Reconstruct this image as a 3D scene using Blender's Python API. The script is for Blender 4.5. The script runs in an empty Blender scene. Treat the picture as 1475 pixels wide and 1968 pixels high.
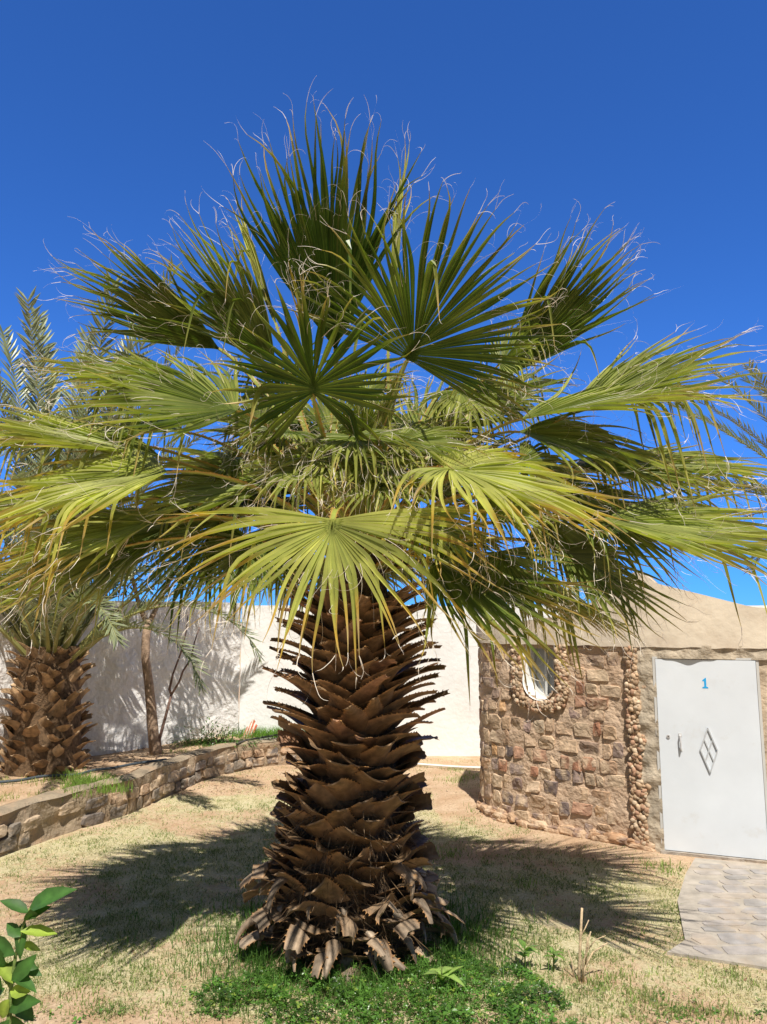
import bpy, math, random
import numpy as np
from mathutils import Vector, noise

R = math.radians
rng = np.random.default_rng(7)
random.seed(7)
S = bpy.context.scene
COL = S.collection

# ------------------------------------------------------------------ camera
CAM_H, PITCH, FPX = 2.1, 8.1, 1450.0
cam = bpy.data.cameras.new("camera")
cam.sensor_fit = 'VERTICAL'
cam.angle = 2 * math.atan(984.0 / FPX)
cam.clip_end = 2000
co = bpy.data.objects.new("camera", cam)
COL.objects.link(co)
co.location = (0, 0, CAM_H)
co.rotation_euler = (R(90 + PITCH), 0, 0)
S.camera = co

# ------------------------------------------------------------------ world, sun, exposure
SUN_EL, SUN_AZ = 60.0, -6.0       # degrees; azimuth measured from straight behind the camera towards the left
w = bpy.data.worlds.new("World")
S.world = w
w.use_nodes = True
nt = w.node_tree
nt.nodes.clear()
sky = nt.nodes.new('ShaderNodeTexSky')
sky.sky_type = 'NISHITA'
sky.sun_disc = False
sky.sun_elevation = R(SUN_EL)
sky.sun_rotation = R(180 + SUN_AZ)
sky.altitude = 1200
sky.air_density = 0.9
sky.dust_density = 0.0
sky.ozone_density = 6.0
# deep clear desert blue up to 45 degrees, plain sky colour overhead
tcw = nt.nodes.new('ShaderNodeTexCoord'); sx = nt.nodes.new('ShaderNodeSeparateXYZ'); mrw = nt.nodes.new('ShaderNodeMapRange')
mrw.inputs['From Min'].default_value = .68; mrw.inputs['From Max'].default_value = .85
tint = nt.nodes.new('ShaderNodeMix'); tint.data_type = 'RGBA'
tint.inputs['A'].default_value = (.50, 1.05, 1.82, 1); tint.inputs['B'].default_value = (.80, .66, .50, 1)
hs = nt.nodes.new('ShaderNodeVectorMath'); hs.operation = 'MULTIPLY'
nt.links.new(tcw.outputs['Generated'], sx.inputs[0]); nt.links.new(sx.outputs['Z'], mrw.inputs['Value'])
my = nt.nodes.new('ShaderNodeMapRange'); my.inputs['From Min'].default_value = .15; my.inputs['From Max'].default_value = -.35
mxw = nt.nodes.new('ShaderNodeMath'); mxw.operation = 'MAXIMUM'      # the sky on the sun's side is paler
nt.links.new(sx.outputs['Y'], my.inputs['Value']); nt.links.new(my.outputs[0], mxw.inputs[0]); nt.links.new(mrw.outputs[0], mxw.inputs[1])
nt.links.new(mxw.outputs[0], tint.inputs['Factor']); nt.links.new(tint.outputs['Result'], hs.inputs[1])
bg = nt.nodes.new('ShaderNodeBackground')
bg.inputs['Strength'].default_value = 0.085
wo = nt.nodes.new('ShaderNodeOutputWorld')
lo_ = nt.nodes.new('ShaderNodeMapRange'); lo_.inputs['From Max'].default_value = .28; lo_.interpolation_type = 'SMOOTHSTEP'
tin2 = nt.nodes.new('ShaderNodeMix'); tin2.data_type = 'RGBA'      # dry air: the blue stays deep down to the horizon
tin2.inputs['A'].default_value = (.42, .62, .80, 1); tin2.inputs['B'].default_value = (1, 1, 1, 1)
nt.links.new(sx.outputs['Z'], lo_.inputs['Value']); nt.links.new(lo_.outputs[0], tin2.inputs['Factor'])
h2 = nt.nodes.new('ShaderNodeVectorMath'); h2.operation = 'MULTIPLY'
nt.links.new(sky.outputs[0], h2.inputs[0]); nt.links.new(tin2.outputs['Result'], h2.inputs[1]); nt.links.new(h2.outputs[0], hs.inputs[0])
nt.links.new(hs.outputs[0], bg.inputs['Color'])
nt.links.new(bg.outputs[0], wo.inputs['Surface'])
sd = bpy.data.lights.new("sun", 'SUN')
sd.energy = 5.0
sd.angle = R(0.53)
sd.color = (1.0, 0.945, 0.85)
so = bpy.data.objects.new("sun", sd)
COL.objects.link(so)
sv = Vector((-math.sin(R(SUN_AZ)) * math.cos(R(SUN_EL)), -math.cos(R(SUN_AZ)) * math.cos(R(SUN_EL)), math.sin(R(SUN_EL))))
so.rotation_euler = sv.to_track_quat('Z', 'Y').to_euler()
S.view_settings.view_transform = 'Standard'
S.view_settings.look = 'None'
S.view_settings.gamma = 1
S.view_settings.exposure = 0.36
S.cycles.max_bounces = 8
S.cycles.diffuse_bounces = 4
S.cycles.transmission_bounces = 6
S.cycles.transparent_max_bounces = 6

# ------------------------------------------------------------------ helpers
_cp, _sp = math.cos(R(PITCH)), math.sin(R(PITCH))
def at(px, py, Y):
    """world point seen at photo pixel (px,py) at forward distance Y"""
    a = (px - 737.5) / FPX; b = (984.0 - py) / FPX
    d = np.array([a, _cp - b * _sp, _sp + b * _cp])
    return np.array([0, 0, CAM_H]) + d * (Y / d[1])
def gnd(px, py, z=0.0):
    a = (px - 737.5) / FPX; b = (984.0 - py) / FPX
    d = np.array([a, _cp - b * _sp, _sp + b * _cp])
    return np.array([0, 0, CAM_H]) + d * ((z - CAM_H) / d[2])
def nrm(v):
    v = np.asarray(v, float)
    return v / max(np.linalg.norm(v), 1e-9)
def nrmr(a):
    return a / np.maximum(np.linalg.norm(a, axis=-1, keepdims=True), 1e-9)
def mixc(a, b, t):
    return tuple(a[i] * (1 - t) + b[i] * t for i in range(3))
def fn(x, y, z=0.0, s=1.0):
    return noise.noise(Vector((x * s, y * s, z * s)))

class MB:
    """collects vertices, faces, material slots and vertex colours for ONE mesh object"""
    def __init__(self):
        self.v = []; self.f = []; self.m = []; self.c = []; self.n = 0
    def add(self, v, f, c=(1, 1, 1), m=0):
        v = np.asarray(v, float).reshape(-1, 3)
        c = np.asarray(c, float)
        if c.ndim == 1: c = np.tile(c[:3], (len(v), 1))
        self.v.append(v); self.c.append(c)
        o = self.n
        self.f.extend([tuple(i + o for i in q) for q in f])
        self.m.extend([m] * len(f))
        self.n += len(v)
    def grid(self, P, c=(1, 1, 1), m=0, flip=False):
        """P: (a,b,3)"""
        a, b = P.shape[:2]
        f = []
        for i in range(a - 1):
            for j in range(b - 1):
                q = (i * b + j, i * b + j + 1, (i + 1) * b + j + 1, (i + 1) * b + j)
                f.append(q[::-1] if flip else q)
        c = np.asarray(c, float)
        if c.ndim == 3: c = c.reshape(-1, 3)
        self.add(P.reshape(-1, 3), f, c, m)
    def box(self, x0, x1, y0, y1, z0, z1, c=(1, 1, 1), m=0, T=None):
        v = np.array([(x, y, z) for x in (x0, x1) for y in (y0, y1) for z in (z0, z1)], float)
        if T is not None: v = np.array([T(p) for p in v])
        self.add(v, [(0, 1, 3, 2), (4, 6, 7, 5), (0, 4, 5, 1), (2, 3, 7, 6), (0, 2, 6, 4), (1, 5, 7, 3)], c, m)
    def tube(self, pts, rad, k=6, c=(1, 1, 1), m=0, cap=True):
        pts = np.asarray(pts, float); n = len(pts)
        rad = np.full(n, rad) if np.isscalar(rad) else np.asarray(rad, float)
        t = np.gradient(pts, axis=0); t = nrmr(t)
        ref = np.array([0, 0, 1.0]) if abs(t[0][2]) < .9 else np.array([1.0, 0, 0])
        rings = []
        for i in range(n):
            s = nrm(np.cross(t[i], ref)); u = np.cross(s, t[i]); ref = u
            an = np.arange(k) * 2 * math.pi / k
            rings.append(pts[i] + rad[i] * (np.cos(an)[:, None] * s + np.sin(an)[:, None] * u))
        P = np.array(rings).reshape(-1, 3)
        f = [(i * k + j, i * k + (j + 1) % k, (i + 1) * k + (j + 1) % k, (i + 1) * k + j) for i in range(n - 1) for j in range(k)]
        if cap: f += [tuple(range(k))[::-1], tuple((n - 1) * k + j for j in range(k))]
        c = np.asarray(c, float)
        if c.ndim == 2: c = np.repeat(c, k, axis=0)
        self.add(P, f, c, m)
    def mesh(self, name, mats, smooth=False):
        me = bpy.data.meshes.new(name)
        V = np.concatenate(self.v); C = np.concatenate(self.c)
        me.from_pydata(V.tolist(), [], self.f)
        ca = me.color_attributes.new("Col", 'FLOAT_COLOR', 'POINT')
        buf = np.ones((len(V), 4), np.float32); buf[:, :3] = C
        ca.data.foreach_set("color", buf.ravel())
        for mt in (mats if isinstance(mats, (list, tuple)) else [mats]): me.materials.append(mt)
        me.polygons.foreach_set("material_index", np.array(self.m, np.int32))
        if smooth: me.polygons.foreach_set("use_smooth", np.ones(len(self.f), bool))
        me.update()
        return me
    def build(self, name, mats, parent=None, smooth=False):
        o = bpy.data.objects.new(name, self.mesh(name, mats, smooth))
        COL.objects.link(o)
        if parent is not None:
            o.parent = parent
            if parent.type == 'EMPTY' or True:
                o.matrix_parent_inverse = PINV(parent)
        return o
from mathutils import Matrix
# geometry is always written in world coordinates; parents stay at their base point and the child
# carries the inverse of that base, so nothing shifts
def PINV(p):
    loc = Vector((0, 0, 0))
    if p is not None and p.type == 'EMPTY': loc += p.location
    return Matrix.Translation(-loc) if loc.length else Matrix.Identity(4)
def tag(o, label=None, cat=None, group=None, kind=None):
    if label: o['label'] = label
    if cat: o['category'] = cat
    if group: o['group'] = group
    if kind: o['kind'] = kind
    return o
def thing(name, label, cat, loc, group=None):
    o = bpy.data.objects.new(name, None); COL.objects.link(o)
    o.location = Vector([float(a) for a in loc]); o.empty_display_size = .1
    return tag(o, label, cat, group)

# ------------------------------------------------------------------ materials
def mat(name, base=(.5, .5, .5), rough=.8, spec=.3, use_col=True, nscale=8, namt=.25, bump=.3, bscale=40, bdist=.01,
        transl=0.0, tcol=(1.5, 1.6, .6), metallic=0.0, n2=None, detail=6):
    m = bpy.data.materials.new(name); m.use_nodes = True
    T = m.node_tree; N = T.nodes; N.clear(); L = T.links
    out = N.new('ShaderNodeOutputMaterial'); p = N.new('ShaderNodeBsdfPrincipled')
    p.inputs['Roughness'].default_value = rough
    p.inputs['Specular IOR Level'].default_value = spec
    p.inputs['Metallic'].default_value = metallic
    tc = N.new('ShaderNodeTexCoord')
    if use_col:
        a = N.new('ShaderNodeVertexColor'); a.layer_name = "Col"; c = a.outputs['Color']
    else:
        r_ = N.new('ShaderNodeRGB'); r_.outputs[0].default_value = (*base, 1); c = r_.outputs[0]
    if namt:
        n1 = N.new('ShaderNodeTexNoise'); n1.inputs['Scale'].default_value = nscale; n1.inputs['Detail'].default_value = detail
        L.new(tc.outputs['Object'], n1.inputs['Vector'])
        mr = N.new('ShaderNodeMapRange'); mr.inputs['From Min'].default_value = .3; mr.inputs['From Max'].default_value = .7
        mr.inputs['To Min'].default_value = 1 - namt; mr.inputs['To Max'].default_value = 1 + namt
        L.new(n1.outputs[0], mr.inputs['Value'])
        mx = N.new('ShaderNodeVectorMath'); mx.operation = 'MULTIPLY'
        L.new(c, mx.inputs[0]); L.new(mr.outputs[0], mx.inputs[1]); c = mx.outputs[0]
    if n2:   # blotches of a second colour: (colour, scale, lo, hi, amount)
        col2, sc, lo, hi, am = n2
        q = N.new('ShaderNodeTexNoise'); q.inputs['Scale'].default_value = sc; q.inputs['Detail'].default_value = 8
        q.inputs['Roughness'].default_value = .65
        L.new(tc.outputs['Object'], q.inputs['Vector'])
        mr2 = N.new('ShaderNodeMapRange'); mr2.inputs['From Min'].default_value = lo; mr2.inputs['From Max'].default_value = hi
        mr2.inputs['To Max'].default_value = am
        L.new(q.outputs[0], mr2.inputs['Value'])
        mm = N.new('ShaderNodeMix'); mm.data_type = 'RGBA'
        L.new(mr2.outputs[0], mm.inputs['Factor']); L.new(c, mm.inputs['A']); mm.inputs['B'].default_value = (*col2, 1)
        c = mm.outputs['Result']
    L.new(c, p.inputs['Base Color'])
    if bump:
        nb = N.new('ShaderNodeTexNoise'); nb.inputs['Scale'].default_value = bscale; nb.inputs['Detail'].default_value = 8
        L.new(tc.outputs['Object'], nb.inputs['Vector'])
        b = N.new('ShaderNodeBump'); b.inputs['Strength'].default_value = bump; b.inputs['Distance'].default_value = bdist
        L.new(nb.outputs[0], b.inputs['Height']); L.new(b.outputs[0], p.inputs['Normal'])
    sh = p.outputs[0]
    if transl:
        t = N.new('ShaderNodeBsdfTranslucent')
        v = N.new('ShaderNodeVectorMath'); v.operation = 'MULTIPLY'; v.inputs[1].default_value = tcol
        L.new(c, v.inputs[0]); L.new(v.outputs[0], t.inputs['Color'])
        ms = N.new('ShaderNodeMixShader'); ms.inputs[0].default_value = transl
        L.new(p.outputs[0], ms.inputs[1]); L.new(t.outputs[0], ms.inputs[2]); sh = ms.outputs[0]
    L.new(sh, out.inputs['Surface'])
    return m
M_FAN = mat('fan_leaf', rough=.38, spec=.38, nscale=5, namt=.25, bump=0, transl=.20, tcol=(1.5, 1.9, .5))
M_THREAD = mat('leaf_fibre', rough=.6, namt=0, bump=0, transl=.3, tcol=(1, 1, 1))
M_PET = mat('petiole', rough=.4, spec=.5, nscale=14, namt=.2, bump=.2, bscale=60, bdist=.003)
M_BOOT = mat('old_leaf_base', rough=.62, spec=.35, nscale=16, namt=.4, bump=.7, bscale=55, bdist=.006, n2=((.05, .035, .025), 9, .52, .7, .6))
M_FIB = mat('trunk_fibre', rough=.9, nscale=30, namt=.5, bump=1, bscale=90, bdist=.02)
M_DATE = mat('date_leaf', rough=.4, spec=.45, nscale=5, namt=.15, bump=0, transl=.15, tcol=(1.3, 1.5, .7))
M_LEAF = mat('broad_leaf', rough=.35, spec=.5, nscale=20, namt=.15, bump=0, transl=.3, tcol=(1.4, 1.8, .5))
M_GRASS = mat('grass_blade', rough=.7, spec=.2, nscale=3, namt=.15, bump=0, transl=.25, tcol=(1.2, 1.4, .6))
M_BARK = mat('bark', rough=.85, nscale=25, namt=.35, bump=.8, bscale=50, bdist=.01)
M_STONE = mat('stone', rough=.85, nscale=14, namt=.35, bump=.9, bscale=30, bdist=.012, n2=((.60, .45, .31), 6, .50, .62, .85))
M_PEBBLE = mat('pebble', rough=.8, nscale=25, namt=.2, bump=.4, bscale=70, bdist=.004)
M_MORTAR = mat('mortar', rough=.95, nscale=6, namt=.22, bump=1, bscale=22, bdist=.025, n2=((.36, .22, .13), 3, .5, .7, .6))
M_CEMENT = mat('grey_cement', rough=.92, nscale=6, namt=.25, bump=1, bscale=11, bdist=.04, n2=((.44, .34, .24), 4, .5, .7, .7))
M_PLASTER = mat('beige_plaster', rough=.9, nscale=3, namt=.08, bump=.5, bscale=14, bdist=.012, n2=((.48, .36, .26), 2.6, .48, .72, .6))
M_WHITE = mat('whitewash', rough=.85, nscale=2.5, namt=.06, bump=.5, bscale=16, bdist=.015, n2=((.64, .60, .55), 1.9, .52, .75, .5))
M_WHITER = mat('rough_whitewash', rough=.85, nscale=4, namt=.08, bump=1, bscale=9, bdist=.05, n2=((.50, .46, .42), 3, .55, .75, .5))
M_PAINT = mat('painted_metal', rough=.45, spec=.5, nscale=3, namt=.04, bump=.2, bscale=4, bdist=.015, n2=((.52, .50, .47), 5, .58, .78, .5))
M_FLAT = mat('flat', rough=.6, namt=0, bump=0)
M_FLAG = mat('flagstone', rough=.8, nscale=9, namt=.22, bump=.7, bscale=25, bdist=.01, n2=((.42, .33, .24), 3, .5, .72, .75))
M_SOIL = mat('soil', rough=.95, nscale=10, namt=.25, bump=1, bscale=45, bdist=.02)
M_CLOD = mat('straw', rough=.9, nscale=10, namt=.25, bump=0)

def glass_mat():
    m = bpy.data.materials.new('window_glass'); m.use_nodes = True
    p = m.node_tree.nodes['Principled BSDF']
    p.inputs['Base Color'].default_value = (.34, .36, .37, 1); p.inputs['Roughness'].default_value = .25
    return m
M_GLASS = glass_mat()

# ------------------------------------------------------------------ ground
def ground_mat():
    m = bpy.data.materials.new('sandy_lawn'); m.use_nodes = True
    T = m.node_tree; N = T.nodes; L = T.links; p = N['Principled BSDF']
    p.inputs['Roughness'].default_value = .95; p.inputs['Specular IOR Level'].default_value = .15
    tc = N.new('ShaderNodeTexCoord')
    def nz(s, d=6, r=.6):
        n = N.new('ShaderNodeTexNoise'); n.inputs['Scale'].default_value = s; n.inputs['Detail'].default_value = d
        n.inputs['Roughness'].default_value = r; L.new(tc.outputs['Object'], n.inputs['Vector']); return n.outputs[0]
    def ramp(src, lo, hi):
        r_ = N.new('ShaderNodeMapRange'); r_.inputs['From Min'].default_value = lo; r_.inputs['From Max'].default_value = hi
        L.new(src, r_.inputs['Value']); return r_.outputs[0]
    def mx(f, a, b):
        q = N.new('ShaderNodeMix'); q.data_type = 'RGBA'; L.new(f, q.inputs['Factor'])
        for s_, k in ((a, 'A'), (b, 'B')):
            if isinstance(s_, tuple): q.inputs[k].default_value = (*s_, 1)
            else: L.new(s_, q.inputs[k])
        return q.outputs['Result']
    sand = mx(ramp(nz(3), .35, .65), (.47, .31, .19), (.60, .45, .31))
    sand = mx(ramp(nz(40, 4), .45, .75), sand, (.36, .24, .15))
    straw = mx(ramp(nz(60, 3), .35, .65), (.42, .37, .2), (.62, .55, .36))
    a = N.new('ShaderNodeVertexColor'); a.layer_name = "Col"
    sep = N.new('ShaderNodeSeparateColor'); L.new(a.outputs[0], sep.inputs[0])
    ad = N.new('ShaderNodeMath'); ad.operation = 'ADD'
    L.new(sep.outputs[0], ad.inputs[0]); L.new(nz(14, 5), ad.inputs[1])
    L.new(mx(ramp(ad.outputs[0], .85, 1.15), sand, straw), p.inputs['Base Color'])
    b = N.new('ShaderNodeBump'); b.inputs['Strength'].default_value = .9; b.inputs['Distance'].default_value = .02
    L.new(nz(35, 8, .7), b.inputs['Height']); L.new(b.outputs[0], p.inputs['Normal'])
    return m
M_GROUND = ground_mat()

def grassiness(x, y):
    """0 bare sand .. 1 dry turf"""
    g = .62 + .55 * fn(x, y, 0, .9) + .35 * fn(x, y, 5, 2.6)
    # bare strip by the hut wall, by the back wall and in the front
    dh = abs((y - 8.7) + (x - 1.1) * .95) / 1.35
    if x > .6: g -= max(0, .9 - dh) * 1.0
    if y > 9.5: g -= .35
    if y < 4.35: g -= .30
    if x < -1.0 and y < 4.9: g -= .1
    if x > 1.3 and y < 4.4: g -= .05
    return max(0, min(1, g))
def gh(x, y):
    return (1 - .9 * max(0, min(1, (x - 1.1) / .5)) * max(0, min(1, (y - 4.2) / .4)) * max(0, min(1, (8.0 - y) / .5))) * (.025 * fn(x, y, 0, .8) + .012 * fn(x, y, 3, 3.1))
def make_ground():
    xs = np.concatenate([[-300, -60, -20, -10], np.arange(-7, 7.01, .09), [10, 20, 60, 300]])
    ys = np.concatenate([[-100, -30, -5, 0], np.arange(2, 13.01, .09), [16, 24, 60, 400]])
    P = np.zeros((len(xs), len(ys), 3)); C = np.zeros_like(P)
    for i, x in enumerate(xs):
        for j, y in enumerate(ys):
            P[i, j] = (x, y, gh(x, y)); C[i, j] = (grassiness(x, y), 0, 0)
    b = MB(); b.grid(P, C, flip=True)
    o = b.build('ground', M_GROUND, smooth=True)
    return tag(o, kind='structure')
make_ground()

# ------------------------------------------------------------------ paths along walls
def catmull(pts, n=20):
    p = np.array(pts, float); out = []
    q = np.vstack([2 * p[0] - p[1], p, 2 * p[-1] - p[-2]])
    for i in range(1, len(q) - 2):
        a, b, c, d = q[i - 1], q[i], q[i + 1], q[i + 2]
        for t in np.linspace(0, 1, n, endpoint=False):
            out.append(.5 * ((2 * b) + (-a + c) * t + (2 * a - 5 * b + 4 * c - d) * t * t + (-a + 3 * b - 3 * c + d) * t ** 3))
    out.append(q[-2]); return np.array(out)
class Path:
    """a plan curve with arc length; P(a,z,off) is a point at height z, off metres out from the face"""
    def __init__(self, pts, side=1, n=20):
        self.p = catmull(pts, n)
        d = np.linalg.norm(np.diff(self.p, axis=0), axis=1)
        self.s = np.concatenate([[0], np.cumsum(d)]); self.L = self.s[-1]
        t = nrmr(np.gradient(self.p, axis=0)); self.n = np.stack([t[:, 1], -t[:, 0]], 1) * side
    def P(self, a, z, off=0.0):
        x = np.interp(a, self.s, self.p[:, 0]); y = np.interp(a, self.s, self.p[:, 1])
        nx = np.interp(a, self.s, self.n[:, 0]); ny = np.interp(a, self.s, self.n[:, 1])
        return np.array([x + nx * off, y + ny * off, z])
    def near(self, x, y):
        return self.s[np.argmin(np.hypot(self.p[:, 0] - x, self.p[:, 1] - y))]
def rough_sheet(path, b, a0, a1, z0f, z1f, off, amp, sc, da=.05, dz=.05, c=(1, 1, 1), m=0, hole=None, seed=0):
    na = max(2, int((a1 - a0) / da) + 1)
    zmax = max(z1f(a) - z0f(a) for a in np.linspace(a0, a1, 9)); nz_ = max(2, int(zmax / dz) + 1)
    P = np.zeros((na, nz_, 3)); keep = np.ones((na, nz_), bool)
    for i, a in enumerate(np.linspace(a0, a1, na)):
        for j, t in enumerate(np.linspace(0, 1, nz_)):
            z = z0f(a) * (1 - t) + z1f(a) * t
            P[i, j] = path.P(a, z, off + amp * fn(a, z, seed, sc))
            if hole and hole(a, z): keep[i, j] = False
    f = []
    for i in range(na - 1):
        for j in range(nz_ - 1):
            if keep[i, j] or keep[i + 1, j] or keep[i + 1, j + 1] or keep[i, j + 1]:
                f.append((i * nz_ + j, (i + 1) * nz_ + j, (i + 1) * nz_ + j + 1, i * nz_ + j + 1))
    b.add(P.reshape(-1, 3), f, c, m)
def stone(path, b, a, z, w_, h_, c, m=0, depth=.03, r_=None):
    """an irregular raised stone set in the face at arc a, height z"""
    k = 9; an = np.arange(k) * 2 * math.pi / k + random.random()
    rr = []
    sq = random.uniform(2.6, 5.5)
    for t in an:
        ct, st = math.cos(t), math.sin(t)
        q = (abs(ct) ** sq + abs(st) ** sq) ** (-1 / sq)
        rr.append(q * random.uniform(.84, 1.06))
    V = []
    tx, tz = random.uniform(-.012, .012), random.uniform(-.012, .012)
    sh = random.uniform(-.15, .15)
    for lev, (sc, of) in enumerate(((1.04, -.02), (.98, depth * .7), (.8, depth), (.42, depth * 1.15))):
        for t, q in zip(an, rr):
            u = math.cos(t) * q * sc; v = math.sin(t) * q * sc
            jit = random.uniform(-.004, .004) if lev > 1 else 0
            V.append(path.P(a + (u + sh * v) * w_ / 2, z + v * h_ / 2, of + (tx * u + tz * v if lev else 0) + jit))
    V.append(path.P(a, z, depth * 1.15 + random.uniform(-.004, .006)))
    f = []
    for l in range(3):
        for j in range(k):
            j2 = (j + 1) % k
            f.append((l * k + j, l * k + j2, (l + 1) * k + j2, (l + 1) * k + j))
    f += [(3 * k + j, 3 * k + (j + 1) % k, 4 * k) for j in range(k)]
    b.add(V, f, c, m)
STONE_COLS = [(.15, .115, .105), (.17, .13, .12), (.54, .40, .28), (.38, .22, .145), (.50, .36, .24), (.50, .32, .20), (.52, .39, .27), (.44, .29, .19), (.45, .31, .20), (.50, .36, .24), (.52, .39, .27), (.36, .18, .11), (.48, .29, .15),
              (.34, .24, .18), (.50, .38, .26), (.27, .20, .17), (.54, .43, .31), (.44, .31, .21), (.48, .34, .23), (.30, .21, .18)]
def ashlar(path, b, a, z, w_, h_, c, m=0, depth=.012):
    """a flat-faced broken stone, nearly flush with the mortar"""
    cs_ = []
    for sx_, sz_ in ((-1, -1), (1, -1), (1, 1), (-1, 1)):
        x, z_ = sx_ * random.uniform(.78, 1.0), sz_ * random.uniform(.76, 1.0)
        if random.random() < .6:
            k = random.uniform(.15, .6)
            p1, p2 = (x, z_ * (1 - k)), (x * (1 - k * random.uniform(.4, 1)), z_)
            cs_ += [p1, p2] if sx_ * sz_ > 0 else [p2, p1]
        else: cs_.append((x, z_))
    out = []
    for i in range(len(cs_)):
        p, q = cs_[i], cs_[(i + 1) % len(cs_)]
        out.append(p)
        if math.hypot(p[0] - q[0], p[1] - q[1]) > .7: out.append(((p[0] + q[0]) / 2 * random.uniform(.93, 1.05), (p[1] + q[1]) / 2 * random.uniform(.93, 1.05)))
    k = len(out); tx, tz = random.uniform(-.010, .010), random.uniform(-.010, .010); V = []
    for sc, of in ((1.0, -.025), (.985, depth * .6), (.93, depth), (.5, depth * 1.1)):
        for u, v in out: V.append(path.P(a + u * sc * w_ / 2, z + v * sc * h_ / 2, of + (tx * u + tz * v) + (random.uniform(-.003, .003) if of > 0 else 0)))
    V.append(path.P(a, z, depth * 1.1 + random.uniform(-.003, .004)))
    f = []
    for l in range(3):
        for j in range(k): f.append((l * k + j, l * k + (j + 1) % k, (l + 1) * k + (j + 1) % k, (l + 1) * k + j))
    f += [(3 * k + j, 3 * k + (j + 1) % k, 4 * k) for j in range(k)]
    b.add(V, f, c, m)
def courses(path, b, a0, a1, z0, z1, ch, wmin, wmax, skip, m=0, depth=.03, cols=STONE_COLS, fill=.93, flat=False):
    z = z0
    while z < z1 - .05:
        h = ch * random.uniform(.85, 1.15); a = a0 + random.uniform(-.05, .05)
        while a < a1:
            w_ = random.uniform(wmin, wmax)
            ca, cz = a + w_ / 2, z + h / 2 + random.uniform(-.02, .02)
            if not skip(ca, cz, w_ / 2, h / 2) and random.random() < fill:
                k = random.choice(cols); g = random.uniform(.85, 1.2)
                (ashlar if flat else stone)(path, b, ca, cz, w_ * random.uniform(.86, 1.0), h * random.uniform(.82, 1.0), tuple(g * q for q in k), m, depth * random.uniform(.4, 1.25))
            a += w_
        z += h
ICO = None
def ico():
    global ICO
    if ICO is None:
        import bmesh
        bm = bmesh.new(); bmesh.ops.create_icosphere(bm, subdivisions=2, radius=1)
        bm.verts.ensure_lookup_table()
        ICO = (np.array([v.co[:] for v in bm.verts]), [tuple(v.index for v in f.verts) for f in bm.faces]); bm.free()
    return ICO
def pebble(path, b, a, z, r_, off=.0, cols=((.48, .34, .22), (.40, .27, .17), (.52, .40, .28), (.42, .25, .16))):
    V, F = ico()
    se = random.random() * 100
    s = np.array([random.uniform(.75, 1.15), random.uniform(.75, 1.1), random.uniform(.6, .9)]) * r_
    th = random.uniform(0, 3.14); ct, st = math.cos(th), math.sin(th)
    out = []
    for v in V:
        k = 1 + .28 * noise.noise(Vector(v) * 1.3 + Vector((se, 0, 0)))
        u = v * s * k
        out.append(path.P(a + u[0] * ct - u[1] * st, z + u[0] * st + u[1] * ct, off + u[2]))
    c = random.choice(cols); g = random.uniform(.85, 1.15)
    b.add(out, F, tuple(g * q for q in c))

# ------------------------------------------------------------------ stone hut
hut = thing('stone_hut', 'round edged rubble stone hut with beige plaster top and white metal door numbered 1', 'hut', (2.9, 8.2, 0))
HP = Path([(3.2, 11.6), (2.0, 10.9), (1.45, 10.1), (1.2, 9.35), (1.11, 8.75), (1.24, 8.42), (1.48, 8.15), (1.93, 7.76), (2.38, 7.38), (2.56, 7.245),
           (2.84, 7.11), (3.17, 7.0), (3.5, 6.89), (3.72, 6.82), (4.2, 6.75), (5.0, 6.85), (5.9, 7.3), (6.6, 8.2), (6.9, 9.4)], side=1)
# which side is out? the camera is at the origin: make the normal face it
_m = HP.P(HP.near(2.4, 7.37), 0, 1); _c = HP.P(HP.near(2.4, 7.37), 0, 0)
if np.hypot(_m[0], _m[1]) > np.hypot(_c[0], _c[1]): HP.n *= -1
aD0 = HP.near(*gnd(1293, 1617)[:2]); aD1 = aD0 + .86
aC = HP.near(2.40, 7.37)                     # pebble column
def apix(px, z, guess):                      # arc position on the face seen at photo column px
    best = None
    for a in np.linspace(guess - 1.6, guess + 1.6, 400):
        p = HP.P(a, z); e = abs((p[0] / (p[1] * _cp + (z - CAM_H) * _sp)) * FPX + 737.5 - px)
        if best is None or e < best[0]: best = (e, a)
    return best[1]
aL, aR = HP.near(1.35, 9.8), HP.L - .4
aC = apix(1222, 1.0, aC)
aW = apix(1038, 1.6, aC - .9)                # window centre
DZ0, DZ1 = .03, 1.735
WZ0, WZ1, WR = 1.27, 1.82, .19              # window opening
STZ = 1.86
def in_win(a, z, g=0):
    w_ = WR + g
    if abs(a - aW) > w_ or z > WZ1 + g: return False
    if z > WZ0 + WR: return True
    return math.hypot((a - aW), (z - (WZ0 + WR)) * (1.0)) < w_
def in_door(a, z, g=0): return aD0 - g < a < aD1 + g and z < DZ1 + g
PK = [(aL, 2.15), (apix(940, 2.1, aW), 2.02), (apix(1100, 2.1, aW), 2.15), (apix(1180, 2.1, aC), 2.38), (apix(1222, 2.2, aC), 2.55), (apix(1240, 2.2, aC), 2.55),
      (aD0 + .05, 2.44), (aD1, 2.21), (aR, 1.98)]
def peak(a):                                 # top of the plaster band
    return float(np.interp(a, [p[0] for p in PK], [p[1] for p in PK]))
b = MB()
rough_sheet(HP, b, aL, aD0 - .02, lambda a: -.1, lambda a: STZ + .03, 0, .02, 5, .03, .03, (.56, .41, .29), 0, hole=lambda a, z: in_win(a, z, .0))
rough_sheet(HP, b, aD0 - .02, aR, lambda a: (DZ1 + .0 if a < aD1 else -.1), lambda a: STZ + .03, 0, .012, 5, .03, .03, (.47, .37, .27), 1)
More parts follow.
